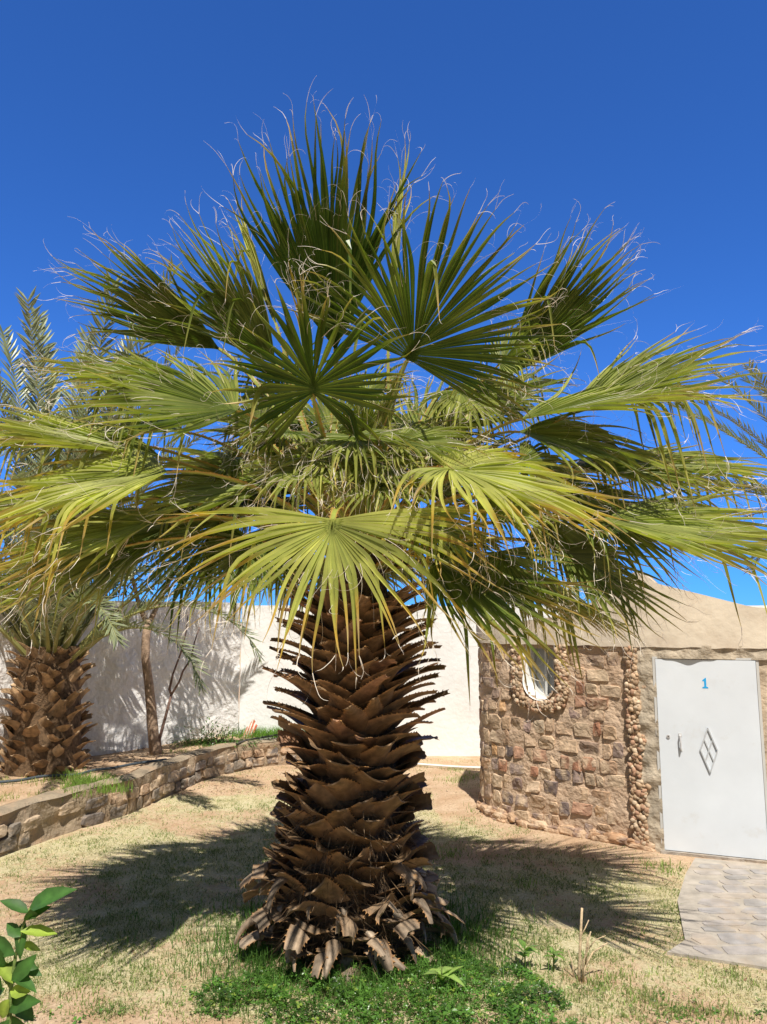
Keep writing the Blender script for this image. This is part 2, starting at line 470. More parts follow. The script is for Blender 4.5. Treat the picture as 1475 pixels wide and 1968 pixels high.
def skipf(a, z, w_, h_):
    if a + w_ > aC - .075: return True
    if abs(a - aW) < WR + .13 + w_ * .75 and z > WZ0 - .13 - h_ * .8: return True
    return False
courses(HP, b, aL + .1, aC, .02, STZ - .02, .15, .09, .25, skipf, 2, .014, flat=True, fill=.95)
def skip2(a, z, w_, h_): return a - w_ < aD1 + .12
courses(HP, b, aD1, aR, .02, STZ - .02, .15, .09, .25, skip2, 2, .014, flat=True, fill=.95)
# grey cement jamb beside the door
rough_sheet(HP, b, aC + .05, aD0 + .01, lambda a: -.05, lambda a: STZ, .024, .03, 7, .02, .02, (.45, .38, .29), 1)
rough_sheet(HP, b, aD0 - .0, aD1 + .12, lambda a: DZ1 + .004, lambda a: STZ, .022, .025, 7, .02, .02, (.45, .38, .29), 1)
# skirt of sand-coloured render along the foot
for i in range(150):
    a = random.uniform(aL, aD0 - .1)
    stone(HP, b, a, random.uniform(-.02, .06), random.uniform(.08, .22), random.uniform(.05, .1), random.choice([(.40, .24, .14), (.45, .3, .19), (.3, .2, .15)]), 2, random.uniform(.02, .06))
wall_o = b.build('wall', [M_MORTAR, M_CEMENT, M_STONE], hut, smooth=False)
# plaster top
b = MB()
tk = .22
def ledge(a): return STZ - .02 + .012 * fn(a, 0, 4, 6)
rough_sheet(HP, b, aL, aR, ledge, peak, .034, .012, 2.5, .04, .04, (.68, .59, .47), 0)
n_ = 160; A = np.linspace(aL, aR, n_)
top = np.array([[HP.P(a, peak(a), .034 + .012 * fn(a, peak(a), 0, 2.5)), HP.P(a, peak(a), -.05), HP.P(a, peak(a) - .01, -tk), HP.P(a, STZ - .3, -tk)] for a in A])
b.grid(top, (.64, .52, .39))
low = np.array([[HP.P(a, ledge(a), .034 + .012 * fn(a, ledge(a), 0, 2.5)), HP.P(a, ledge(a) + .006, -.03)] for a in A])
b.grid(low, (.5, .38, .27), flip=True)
b.build('parapet', M_PLASTER, hut, smooth=True)
# flat roof behind the parapet
b = MB()
rp = [HP.P(a, 1.95, -tk + .02) for a in np.linspace(aL, aR, 40)]
rp2 = rp + [np.array([6.0, 11.8, 1.95])]
b.add(rp2, [tuple(range(len(rp2)))], (.5, .4, .3))
b.build('roof', M_PLASTER, hut)
# pebble bands
b = MB()
for i in range(520):
    z = random.uniform(.02, STZ - .03)
    wid = .055 + (.035 if z < .55 or .82 < z < 1.02 else 0) + .012 * fn(z, 0, 0, 9)
    u = random.uniform(-.055, wid)
    if random.random() < .10 and (.85 < z < 1.0 or .38 < z < .6): u += random.uniform(0, .07)
    pebble(HP, b, aC + u, z, random.uniform(.017, .031), random.uniform(.015, .04))
b.build('pebble_column', M_PEBBLE, hut, smooth=True)
b = MB()
for i in range(560):
    t = random.random(); g = random.uniform(.02, .125)
    if t < .3: a, z = aW - WR - g, random.uniform(WZ0 + WR - .1, STZ - .03)
    elif t < .6: a, z = aW + WR + g, random.uniform(WZ0 + WR - .1, STZ - .03)
    else:
        an = random.uniform(math.pi, 2 * math.pi); a = aW + math.cos(an) * (WR + g) * 1.05; z = WZ0 + WR + math.sin(an) * (WR + g)
        if abs(math.cos(an)) > .6: z -= random.uniform(0, .05)
    pebble(HP, b, a, z, random.uniform(.017, .031), random.uniform(.015, .04))
b.build('pebble_surround', M_PEBBLE, hut, smooth=True)
# window: whitewashed reveal, timber frame, pane
b = MB()
out = [(aW - WR, WZ1)] + [(aW + WR * math.cos(t), WZ0 + WR + WR * math.sin(t)) for t in np.linspace(math.pi, 2 * math.pi, 14)] + [(aW + WR, WZ1)]
out = [(aW - WR, WZ1 + .03)] + out[1:-1] + [(aW + WR, WZ1 + .03)]
rows = []
for of, sc in ((.035, 1.0), (-.02, .96), (-.17, .88)):
    rows.append([HP.P(aW + (a - aW) * sc, WZ0 + WR + (z - WZ0 - WR) * sc, of) for a, z in out])
b.grid(np.array(rows), (.82, .82, .80), flip=False)
win = b.build('window', M_WHITE, hut, smooth=True)
tag(win, 'small round bottomed window in a white plaster reveal')
b = MB()
rows = [[HP.P(aW + (a - aW) * sc, WZ0 + WR + (z - WZ0 - WR) * sc, of) for a, z in out] for sc, of in ((.9, -.165), (.9, -.13), (.74, -.13), (.74, -.165))]
b.grid(np.array(rows), (.6, .6, .58))
wp = lambda u, z, o: HP.P(aW + u, z, o)
b.box(-.012, .012, -.16, -.125, WZ0 + .05, WZ1 + .02, (.6, .6, .58), T=lambda p: wp(p[0], p[2], p[1]))
b.build('window_frame', M_PAINT, win)
b = MB(); V = [HP.P(aW + (a - aW) * .95, WZ0 + WR + (z - WZ0 - WR) * .95, -.155) for a, z in out]
b.add(V, [tuple(range(len(V)))], (1, 1, 1)); b.build('pane', M_GLASS, win)

# door -------------------------------------------------------------
dP0, dP1 = HP.P(aD0, 0), HP.P(aD1, 0)
ex = nrm(dP1 - dP0); ez = np.array([0, 0, 1.0]); en = np.cross(ex, ez)
if en @ (-dP0) < 0: en = -en
DW = np.linalg.norm((dP1 - dP0)[:2])
def dT(p): return dP0 + ex * p[0] + en * (p[1] + .028) + ez * p[2]
b = MB()
b.box(0.004, DW - .004, -.04, .0, DZ0, DZ1 - .004, (.67, .71, .76), T=dT)
door = b.build('door', M_PAINT, hut)
tag(door, 'flat white painted metal door with a blue number 1')
b = MB()
for x0, x1, z0, z1 in ((-.022, 0.0, 0, DZ1 + .018), (DW, DW + .022, 0, DZ1 + .018), (0, DW, DZ1, DZ1 + .018)):
    b.box(x0, x1, -.05, -.006, z0, z1, (.55, .54, .52), T=dT)
b.build('door_frame', M_PAINT, hut)
b = MB()
b.box(-.03, DW + .03, -.2, .03, -.05, DZ0 - .006, (.34, .30, .26), T=dT)
b.build('threshold', M_CEMENT, hut)
# diamond of raised bars
cx, cz_, hw, hh = .425, .93, .072, .195
def bar(b, p, q, w_=.005, t=.014, y0=0.001, c=(.50, .52, .54)):
    p = np.array(p); q = np.array(q); d = nrm(q - p); s = np.array([-d[1], d[0]]) * w_
    v = [dT((k[0], y, k[1])) for y in (y0, y0 + t) for k in (p - s, p + s, q + s, q - s)]
    b.add(v, [(3, 2, 1, 0), (4, 5, 6, 7), (0, 1, 5, 4), (1, 2, 6, 5), (2, 3, 7, 6), (3, 0, 4, 7)], c)
b = MB()
T_, Rr, B_, Lf = (cx, cz_ + hh), (cx + hw, cz_), (cx, cz_ - hh), (cx - hw, cz_)
for p, q in ((T_, Rr), (Rr, B_), (B_, Lf), (Lf, T_)): bar(b, p, q)
mid = lambda p, q: ((p[0] + q[0]) / 2, (p[1] + q[1]) / 2)
bar(b, mid(T_, Rr), mid(B_, Lf), .005, .011); bar(b, mid(Lf, T_), mid(Rr, B_), .005, .009)
b.build('diamond_ornament', M_PAINT, door)
b = MB()
hx, hz = .185, .985
b.tube([dT((hx, .0, hz + .062)), dT((hx, .032, hz + .058)), dT((hx + .004, .036, hz)), dT((hx + .004, .032, hz - .058)), dT((hx + .004, .0, hz - .062))], .0075, 8, (.55, .54, .54))
for q in (.066, -.066): b.box(hx - .012, hx + .016, .001, .005, hz + q - .014, hz + q + .014, (.6, .6, .6), T=dT)
b.build('handle', M_PAINT, door, smooth=False)
b = MB()
kx, kz = .085, 1.03
b.tube([dT((kx, 0.0, kz)), dT((kx, .008, kz))], .016, 14, (.45, .43, .42)); b.tube([dT((kx, .007, kz)), dT((kx, .0095, kz))], .006, 10, (.03, .03, .03))
b.build('lock', M_PAINT, door)
b = MB()      # number 1: stem, flag and foot serif, as flat paint a fraction proud of the door
nx, nz0, H1 = .425, 1.475, .094
poly = [(-.028, 0), (.030, 0), (.030, .011), (.012, .015), (.012, 1 * H1), (.004, H1), (-.026, H1 - .022), (-.026, H1 - .031), (-.009, H1 - .029), (-.009, .015), (-.028, .011)]
V = [dT((nx + x * .85, .0015, nz0 + z)) for x, z in poly]
b.add(V, [tuple(range(len(poly)))], (.02, .36, .75)); b.build('number', M_FLAT, door)

# ------------------------------------------------------------------ white walls
def stucco_wall(p0, p1, z0, z1, thick, amp, sc, matl, name, label, c):
    pa = Path([p0, ((p0[0] + p1[0]) / 2, (p0[1] + p1[1]) / 2), p1])
    q = pa.P(pa.L / 2, 0, 1); r_ = pa.P(pa.L / 2, 0, 0)
    if np.hypot(q[0], q[1]) > np.hypot(r_[0], r_[1]): pa.n *= -1
    b = MB()
    zt = lambda a: z1 + .015 * fn(a, 0, 2, 1.2)
    rough_sheet(pa, b, 0, pa.L, lambda a: z0, zt, 0, amp, sc, .06, .05, c, 0)
    A = np.linspace(0, pa.L, int(pa.L / .1))
    g = np.array([[pa.P(a, zt(a), amp * fn(a, zt(a), 0, sc)), pa.P(a, zt(a), -thick), pa.P(a, z0, -thick)] for a in A])
    b.grid(g, c)
    o = b.build(name, matl, smooth=True)
    return tag(o, label, 'wall')
stucco_wall((-2.27, 12.2), (9.0, 12.0), -.1, 2.32, .2, .006, 3, M_WHITE, 'garden_wall', 'smooth bright whitewashed wall behind the big palm trunk, reaching the stone hut', (.80, .80, .79))
stucco_wall((-7.2, 6.0), (-2.28, 12.19), -.1, 2.36, .2, .03, 3.2, M_WHITER, 'garden_wall', 'rough lumpy whitewashed wall behind the slim tree on the raised bed', (.77, .75, .73))

# ------------------------------------------------------------------ raised bed and its rubble wall
tp = [gnd(-300, 1760)[:2], gnd(-120, 1690)[:2], gnd(0, 1645)[:2], gnd(120, 1603)[:2], gnd(240, 1568)[:2], gnd(320, 1530)[:2], gnd(400, 1498)[:2], gnd(460, 1482)[:2], gnd(540, 1470)[:2], gnd(640, 1466)[:2], gnd(700, 1460)[:2]]
TP = Path(tp)
q = TP.P(TP.L / 2, 0, 1); r_ = TP.P(TP.L / 2, 0, 0)
if np.hypot(q[0], q[1]) > np.hypot(r_[0], r_[1]): TP.n *= -1
TZ = .36
def ttop(a):
    t = a / TP.L
    return TZ * (1 - .25 * max(0, t - .75) / .25) + .02 * fn(a, 0, 7, 1.5)
b = MB()
rough_sheet(TP, b, 0, TP.L, lambda a: -.05, ttop, 0, .05, 5, .04, .03, (.31, .24, .165), 0, seed=3)
rough_sheet(TP, b, 0, TP.L, lambda a: -.05, ttop, -.24, .01, 4, .1, .1, (.36, .27, .18), 0)
A = np.linspace(0, TP.L, 160)
g = np.array([[TP.P(a, ttop(a), .04 * fn(a, ttop(a), 3, 4)), TP.P(a, ttop(a) + .02 + .03 * fn(a, 1, 0, 6), -.04), TP.P(a, ttop(a) + .025 + .015 * fn(a, 2, 0, 4), -.16), TP.P(a, ttop(a) - .02, -.25)] for a in A])
b.grid(g, (.30, .24, .17), flip=False)
RUB = [(.20, .17, .14), (.25, .21, .17), (.19, .16, .14), (.38, .29, .2), (.34, .23, .15), (.27, .23, .19)]
courses(TP, b, 0, TP.L, .0, TZ - .0, .135, .12, .34, lambda a, z, w_, h_: z + h_ > ttop(a) - .005, 1, .03, RUB, .90, flat=True)
o = b.build('retaining_wall', [M_MORTAR, M_STONE], smooth=False)
tag(o, 'low curved rubble retaining wall edging the raised bed on the left', 'low wall')
# bed surface
def bedz(x, y): return .335 + .03 * fn(x, y, 9, 1.1) + .014 * fn(x, y, 1, 4)
def bed_edge_x(y):   # x of the retaining wall at a given y
    i = np.argsort(TP.p[:, 1]); return np.interp(y, TP.p[i, 1], TP.p[i, 0])
b = MB()
ys = np.arange(4.8, 12.15, .09)
P = np.zeros((len(ys), 60, 3)); C = np.zeros_like(P)
for i, y in enumerate(ys):
    xr = bed_edge_x(y) - .12 if y < 11.2 else bed_edge_x(11.2) - .12
    xl = -7.8
    for j, t in enumerate(np.linspace(0, 1, 60)):
        x = xl + (xr - xl) * (1 - (1 - t) ** 1.4)
        zz = bedz(x, y)
        if t > .97: zz -= .05
        P[i, j] = (x, y, zz); C[i, j] = (.12 + .3 * fn(x, y, 2, 1), 0, 0)
b.grid(P, C, flip=True)
tag(b.build('terrace', M_GROUND, smooth=True), kind='structure')

# ------------------------------------------------------------------ paved path by the door
b = MB()
pv = [gnd(1283, 1835)[:2], gnd(1281, 1770)[:2], gnd(1279, 1700)[:2], gnd(1270, 1665)[:2]]
q0 = pv[0]; q1 = np.array([2.45, 6.55])
base = [np.array([q0[0], q0[1]]), np.array([1.98, 5.3]), np.array([2.2, 6.0]), np.array([2.5, 6.6]), np.array([2.75, 7.02]), np.array([3.6, 6.75]), np.array([6.2, 6.6]), np.array([6.2, 4.5]), np.array([3.2, 4.55])]
V = [(*p, .018) for p in base]; n = len(V)
b.add(V + [(*p, -.05) for p in base], [tuple(range(n))[::-1]] + [(i, (i + 1) % n, (i + 1) % n + n, i + n) for i in range(n)], (.38, .34, .29), 1)
def inpoly(x, y, poly):
    c = False; n = len(poly)
    for i in range(n):
        x1, y1 = poly[i]; x2, y2 = poly[(i + 1) % n]
        if (y1 > y) != (y2 > y) and x < (x2 - x1) * (y - y1) / (y2 - y1) + x1: c = not c
    return c
y = 4.6
while y < 7.1:
    h = random.uniform(.10, .20); x = 1.6 + random.uniform(0, .2)
    while x < 5.8:
        w_ = random.uniform(.14, .36); ang = np.sort((np.arange(8) + rng.uniform(-.42, .42, 8)) * math.pi / 4)
        cx_, cy_ = x + w_ / 2, y + h / 2
        vs = []
        for t in ang:
            qx = (abs(math.cos(t)) ** 7 + abs(math.sin(t)) ** 7) ** (-1 / 7) * random.uniform(.86, 1.0)
            vs.append((cx_ + math.cos(t) * qx * (w_ / 2 - .003), cy_ + math.sin(t) * qx * (h / 2 - .003)))
        if all(inpoly(p[0], p[1], base) for p in vs):
            zt = .021 + random.uniform(0, .004); tl = 0
            k = random.choice([(.31, .29, .275), (.35, .32, .30), (.37, .33, .295), (.33, .31, .30), (.38, .33, .28)])
            m = len(vs); cc = np.array(vs).mean(0)
            V = [(p[0], p[1], .01) for p in vs] + [(p[0] + (cc[0] - p[0]) * .04, p[1] + (cc[1] - p[1]) * .04, zt + tl * (p[0] - cc[0])) for p in vs]
            b.add(V, [(i, (i + 1) % m, (i + 1) % m + m, i + m) for i in range(m)] + [tuple(range(m, 2 * m))], k, 1)
        x += w_
    y += h
o = b.build('path', [M_GROUND, M_FLAG]); tag(o, kind='structure')
PATH_POLY = base

# ------------------------------------------------------------------ fan palm
AX = np.array([-.25, 5.30]); AXT = np.array([-.17, 5.12])
palm = thing('fan_palm', 'big fan palm with thick trunk of brown saw-toothed leaf bases and broad green crown', 'palm tree', (AX[0], AX[1], 0))
HZ = 2.62
def axis(z):
    t = min(1, max(0, z / 2.3)); p = AX * (1 - t) + AXT * t; return np.array([p[0], p[1], z])
def trunk_r(z):
    return float(np.interp(z, [0, .15, .35, .6, .9, 1.2, 1.6, 2.0, 2.4, 2.8], [.42, .49, .48, .42, .37, .33, .29, .26, .20, .10]))
b = MB()
zs = np.linspace(-.05, 2.8, 60); k = 40
P = np.zeros((60, k + 1, 3)); C = np.zeros_like(P)
for i, z in enumerate(zs):
    for j in range(k + 1):
        t = 2 * math.pi * (j % k) / k; r0 = trunk_r(z) * .9 * (1 + .07 * fn(math.cos(t) * 2, math.sin(t) * 2, z * 5, 1.7))
        P[i, j] = axis(z) + np.array([math.cos(t) * r0, math.sin(t) * r0, 0])
        C[i, j] = np.array([.10, .065, .04]) * (1 + .5 * fn(math.cos(t) * 4, math.sin(t) * 4, z * 9, 2))
b.grid(P, C)
# loose fibre and debris stuck between the bases near the foot
for i in range(1500):
    t = random.uniform(0, 2 * math.pi); z = random.uniform(0.0, 1.0) ** 1.3; r0 = trunk_r(z)
    o_ = np.array([math.cos(t), math.sin(t), 0]); p = axis(z) + o_ * r0 * .92
    d = nrm(o_ * random.uniform(.2, 1) + np.array([random.uniform(-.6, .6), random.uniform(-.6, .6), random.uniform(-1.2, .3)])); ln = random.uniform(.05, .28)
    sd_ = nrm(np.cross(d, o_ + .01)) * random.uniform(.002, .006)
    c0 = random.choice([(.16, .10, .05), (.10, .06, .03), (.22, .15, .09)])
    b.add([p - sd_, p + sd_, p + d * ln + np.array([0, 0, -.03])], [(0, 1, 2)], c0)
b.build('trunk', M_FIB, palm, smooth=False)

def boot(mb, base, rad, tan, up, Rt, ln, w0, w1, e0, e1, col, coltip, teeth=0, skew=0., cup=.35, th=.014, curl=0., ex=1.25):
    """one persistent leaf base: wide clasping foot, curling out to a cut stub"""
    N, Mx = 8, 7
    pos = np.array(base, float); cen = [pos.copy()]; dirs = []
    for i in range(N):
        s = i / (N - 1); e = e0 + (e1 - e0) * s ** .8
        d = rad * math.cos(e) + up * math.sin(e) + tan * skew * s
        dirs.append(nrm(d))
        if i: pos = pos + dirs[-1] * ln / (N - 1); cen.append(pos.copy())
    jc = [random.uniform(.78, 1.22) for _ in range(Mx)]
    top = np.zeros((N, Mx, 3)); bot = np.zeros((N, Mx, 3)); cc = np.zeros((N, Mx, 3))
    for i in range(N):
        s = i / (N - 1); d = dirs[i]; nn = nrm(np.cross(tan, d));
        if nn @ up < 0 and nn @ (-rad) < 0: nn = -nn
        lat = nrm(np.cross(d, nn)); w_ = w1 + (w0 - w1) * (1 - s) ** ex * (1 - .25 * s)
        tw = curl * s
        lat2 = lat * math.cos(tw) + nn * math.sin(tw); nn2 = nn * math.cos(tw) - lat * math.sin(tw)
        for j in range(Mx):
            c = -1 + 2 * j / (Mx - 1)
            p = cen[i] + lat2 * c * w_ + nn2 * cup * w_ * c * c * (1 - .4 * s) - rad * (c * w_) ** 2 / (1.9 * Rt) * (1 - s)
            if i == N - 1: p = p + d * c * random.uniform(-.01, .012) * 2
            t_ = th * (1 - .85 * abs(c) ** 2) * (.7 + .6 * (1 - s))
            top[i, j] = p; bot[i, j] = p - nn2 * t_
            q = mixc(col, coltip, min(1, s * 1.1)); g = 1 + .0 * c
            if abs(c) == 1: q = mixc(q, (.42, .22, .09), .45)
            cc[i, j] = np.array(q) * jc[j]
    # closed shell
    V = np.concatenate([top.reshape(-1, 3), bot.reshape(-1, 3)]); o = N * Mx; f = []
    for i in range(N - 1):
        for j in range(Mx - 1):
            a = i * Mx + j; f.append((a, a + 1, a + Mx + 1, a + Mx)); f.append((a + o, a + Mx + o, a + Mx + 1 + o, a + 1 + o))
        for j in (0, Mx - 1):
            a = i * Mx + j; f.append((a, a + Mx, a + Mx + o, a + o))
    for j in range(Mx - 1):
        a = (N - 1) * Mx + j; f.append((a, a + 1, a + 1 + o, a + o))
    mb.add(V, f, np.concatenate([cc.reshape(-1, 3)] * 2))
    if teeth:
        for side in (0, Mx - 1):
            for q in range(teeth):
                s = .3 + .68 * (q + random.uniform(0, .5)) / teeth; x = s * (N - 1); i = min(N - 2, int(x)); t = x - i
                p = top[i, side] * (1 - t) + top[i + 1, side] * t; d = nrm(top[i + 1, side] - top[i, side])
                o_ = nrm(top[i, side] - top[i, Mx // 2]); nn = nrm(np.cross(d, o_)); L_ = random.uniform(.012, .022)
                mb.add([p - d * .006, p + d * .006, p + nn * .004, p + o_ * L_ * .8 + d * L_ * .5], [(0, 1, 3), (1, 2, 3), (2, 0, 3)], (.36, .19, .07))
UP = np.array([0, 0, 1.0])
boots = []
NB = 285
for i in range(NB):
    z = .13 + 2.17 * (i + .5) / NB
    t = i * 2.39996 + random.uniform(-.14, .14); z += random.uniform(-.02, .02)
    rad = np.array([math.cos(t), math.sin(t), 0]); tan = np.array([-math.sin(t), math.cos(t), 0])
    r0 = trunk_r(z)
    base = axis(z - .10) + rad * r0 * .93
    g = random.uniform(.75, 1.25)
    low = max(0, min(1, (.60 - z) / .35)); hi = max(0, min(1, (z - 1.15) / .3)); md_ = max(0, 1 - low - hi)
    brown = (.125 * g, .068 * g, .027 * g); grey = (.27 * g, .21 * g, .15 * g)
    col = mixc(brown, grey, .10 + .30 * low); tip = mixc(mixc(brown, (.33, .21, .11), .5), grey, .15 + .8 * low)
    if hi > .5 and random.random() < .3: tip = (.36, .2, .12)
    ln = .23 + .14 * low + .14 * hi + random.uniform(-.07, .06)
    e1 = R(8) - R(95) * low * random.uniform(.4, 1.1) + R(random.uniform(-12, 14)) + R(16) * md_ * random.uniform(.0, 1.6)
    e0 = R(62) - R(10) * low - R(8) * hi
    w1_ = None
    if md_ > .3: ln *= .82; w1_ = random.uniform(.045, .085)
    if z < .3: ln *= .75; e1 += R(random.uniform(-25, 60))
    if low > .2: rad = nrm(rad + tan * random.uniform(-.5, .5)); tan = np.cross(UP, rad)
    mb = MB()
    boot(mb, base, rad, tan, UP, r0, ln, random.uniform(.12, .175) - .03 * low, w1_ or random.uniform(.022, .040) * (1 - .35 * hi) - .006 * low, e0, e1, col, tip,
         teeth=9 if hi > .3 else 6, skew=random.uniform(-.5, .5), cup=random.uniform(.0, .45), curl=random.uniform(-1.1, 1.1) * (.7 + .6 * low), ex=1.25 + .9 * hi + .6 * low)
    if low > .3 and random.random() < .5:      # frayed split half, peeling off the old base
        boot(mb, base + UP * .06, nrm(rad + tan * random.choice([-.6, .6])), tan, UP, r0, ln * .8, .05, .012, e0 - .4, e1 - .7, grey, grey, 3, random.uniform(-.8, .8), .2, .008, random.uniform(-1.2, 1.2))
    boots.append((base[1] + .15 * abs(base[0] + .2), mb, z))
for i in range(26):                              # long grey straps curling off the foot of the trunk
    z = random.uniform(.22, .70); t = R(random.uniform(150, 400) if i % 5 else random.uniform(0, 360)); rad = np.array([math.cos(t), math.sin(t), 0])
    rad = nrm(rad + np.cross(UP, rad) * random.uniform(-.8, .8)); tan = np.cross(UP, rad); g = random.uniform(.7, 1.3)
    base = axis(z - .06) + rad * trunk_r(z) * .95; mb = MB()
    boot(mb, base, rad, tan, UP, trunk_r(z), random.uniform(.18, .36), random.uniform(.05, .085), random.uniform(.014, .028), R(random.uniform(15, 55)), -R(random.uniform(50, 105)),
         (.12 * g, .08 * g, .045 * g), (.25 * g, .19 * g, .135 * g), 5, random.uniform(-.4, .4), random.uniform(.2, .5), .012, random.uniform(-.8, .8), 1.0)
    boots.append((base[1] + .15 * abs(base[0] + .2), mb, z))
boots.sort(key=lambda q: q[0])
for _, mb, z in boots[:100]: mb.build('leaf_base', M_BOOT, palm, smooth=False)
rest = MB()
for _, mb, z in boots[100:]:
    for v, c in zip(mb.v, mb.c):
        rest.v.append(v); rest.c.append(c)
    rest.f.extend([tuple(i + rest.n for i in q) for q in mb.f]); rest.m.extend(mb.m); rest.n += mb.n
tag(rest.build('leaf_bases', M_BOOT, palm), kind='stuff')

G0 = (.032, .088, .012); G1 = (.48, .47, .13); TIPC = (.46, .33, .17); ORG = (.46, .29, .06); THR = (.85, .77, .66)  # shaded green and sunlit highlight yellow put into the leaf colours, besides natural yellowing
DOWN = np.array([0, 0, -1.0])
def thread(mb, p, d, ln, w_, n=9, c=THR, curl=1.0, m=1):
    pts = [p]; d = nrm(d); ax = nrm(rng.normal(size=3)); w0 = rng.uniform(.5, 2.2) * curl / n * 3
    for i in range(n):
        ax = nrm(ax + rng.normal(size=3) * .35)
        d = nrm(d + np.cross(ax, d) * w0 * (i + 1) / n * 1.3 + DOWN * .03); p = p + d * ln / n; pts.append(p)
    pts = np.array(pts); t = nrmr(np.gradient(pts, axis=0)); s = nrmr(np.cross(t, nrm(rng.normal(size=3))))
    ww = (w_ * np.linspace(1, .35, n + 1))[:, None]
    P = np.stack([pts - s * ww, pts + s * ww], 1)
    mb.grid(P, c, m)
def fan(H, tip, nh, Theta, nseg, droop=.2, yellow=.3, bent=.1, split=.40, cup=.15, seed=0, threads=1.0, Lmul=1.04, sidelen=.30, petw=.022, attach=None, edge=.0, closed=0, fold=.72, sweep=.0):
    nseg = max(7, int(nseg * .98))
    global rng
    rng = np.random.default_rng(1000 + seed)
    H = np.asarray(H, float); tip = np.asarray(tip, float)
    L = np.linalg.norm(tip - H) * Lmul; u = nrm(tip - H - DOWN * 0 + UP * droop * L * .25)
    nv = np.asarray(nh, float); nv = nrm(nv - (nv @ u) * u); v = np.cross(nv, u)
    mb = MB(); NS = 16; s = np.linspace(0, 1, NS)
    Th = R(Theta); dth = 2 * Th / (nseg - 1) if nseg > 1 else .1
    lat_list = []
    for k in range(nseg):
        th = -Th + k * dth; q = abs(th) / max(Th, .01)
        L_k = L * (1 - sidelen * q ** 2) * rng.uniform(.84, 1.06)
        th += rng.normal() * dth * .28
        fl = math.cos(th) * u + math.sin(th) * v
        d = nrm(fl + nv * cup * math.sin(abs(th)) ** 1.0)
        org = H + u * (.10 * L * (1 - q)); L_k *= 1 - .10 * (1 - q)
        sp = split * rng.uniform(.88, 1.12)
        isb = rng.random() < bent * 1.25 + .02; sb = rng.uniform(.36, .68); rd = rng.normal(size=3) * .11
        kd = rng.uniform(.7, 1.35)
        pts = [org]; dirs = [d]; cur = d.copy(); cd = nrm(rng.normal(size=3)); wob = rng.normal(size=3) * .07
        for i in range(1, NS):
            si = s[i]; post = max(0, (si - sp) / (1 - sp))
            g = droop * (si ** 1.6) * (1 + (kd - 1) * min(1, post * 3)) * 1.2
            ds = d + (u * math.cos(.35 * th) + np.cross(nv, u) * math.sin(.35 * th) - d) * min(1, sweep * (.35 + .9 * si))
            dd = ds + DOWN * g + (rd + wob * math.sin(si * 7)) * post * 1.6 + cd * max(0, (si - .86)) * 2.0
            if isb and si > sb: dd = dd * max(.15, 1 - (si - sb) * 4.5) + DOWN * min(1.5, (si - sb) * 4.5) + d * .15
            cur = nrm(dd); pts.append(pts[-1] + cur * L_k / (NS - 1)); dirs.append(cur)
        pts = np.array(pts); t = np.array(dirs)
        nl = nrmr(nv[None] - (t @ nv)[:, None] * t)
        # keep the blade's own face when the strap hangs down
        lat = nrmr(np.cross(t, nl))
        tw = rng.normal() * .5 * np.clip((s - sp) / (1 - sp), 0, 1)
        lat2 = lat * np.cos(tw)[:, None] + nl * np.sin(tw)[:, None]; nl2 = nl * np.cos(tw)[:, None] - lat * np.sin(tw)[:, None]
        hws = max(math.tan(dth / 2) * sp * L_k, .007 + .006 * L) * 1.1 if not closed else .012
        hw = np.where(s < sp, hws * (s / sp) ** .72 if not closed else .012, hws * np.clip(1 - (s - sp) / (1 - sp), 0, 1) ** .75)
        hw = np.maximum(hw, .0012); hw[0] = .007
        fd = fold * (1 + .5 * np.clip((s - sp) / .2, 0, 1))
        e1 = pts - lat2 * hw[:, None] + nl2 * (hw * fd)[:, None]; e2 = pts + lat2 * hw[:, None] + nl2 * (hw * fd)[:, None]; md = pts - nl2 * (hw * fd * .6)[:, None]
        P = np.stack([e1, md, e2], 1)
        y_ = min(1, max(0, yellow + rng.uniform(-.18, .18) + .35 * edge * q))
        g_ = rng.uniform(.85, 1.2)
        C = np.zeros((NS, 3, 3))
        tipst = rng.uniform(.72, .93) - .22 * edge * rng.random()
        for i in range(NS):
            c = mixc(G0, G1, min(1, y_ * (.75 + .5 * s[i])))
            o_ = max(0, min(1, (s[i] - tipst + .1) / .12)) * (.35 + .65 * min(1, edge + y_ * .5)); c = mixc(c, ORG if edge > .3 else (.42, .36, .12), o_)
            tq = max(0, min(1, (s[i] - tipst - .05) / .1)); c = mixc(c, TIPC, tq)
            C[i, :] = np.array(c) * g_
            C[i, 1] = np.array(mixc(c, G1, .25)) * g_
        mb.grid(P, C, 0)
        # fibres: one or two curling off the tip, one from the notch between segments
        if threads > 0:
            for _ in range(1 + int(rng.random() < .6 * threads)):
                thread(mb, pts[-1], t[-1] + rng.normal(size=3) * .25, rng.uniform(.03, .16) * (.6 + .5 * L), .0018, 8, THR, .55)
            if rng.random() < .8 * threads:
                i = int(sp * (NS - 1)) + 1
                thread(mb, e2[i], t[i] + lat[i] * .2 + rng.normal(size=3) * .2, rng.uniform(.12, .45), .0013, 12, mixc(THR, TIPC, rng.random() * .6), 1.0)
            if rng.random() < .25 * threads:
                i = rng.integers(9, NS - 2)
                thread(mb, pts[i], t[i] + rng.normal(size=3) * .6, rng.uniform(.1, .3), .0013, 10, THR, 2.0)
    # petiole
    pet = MB()
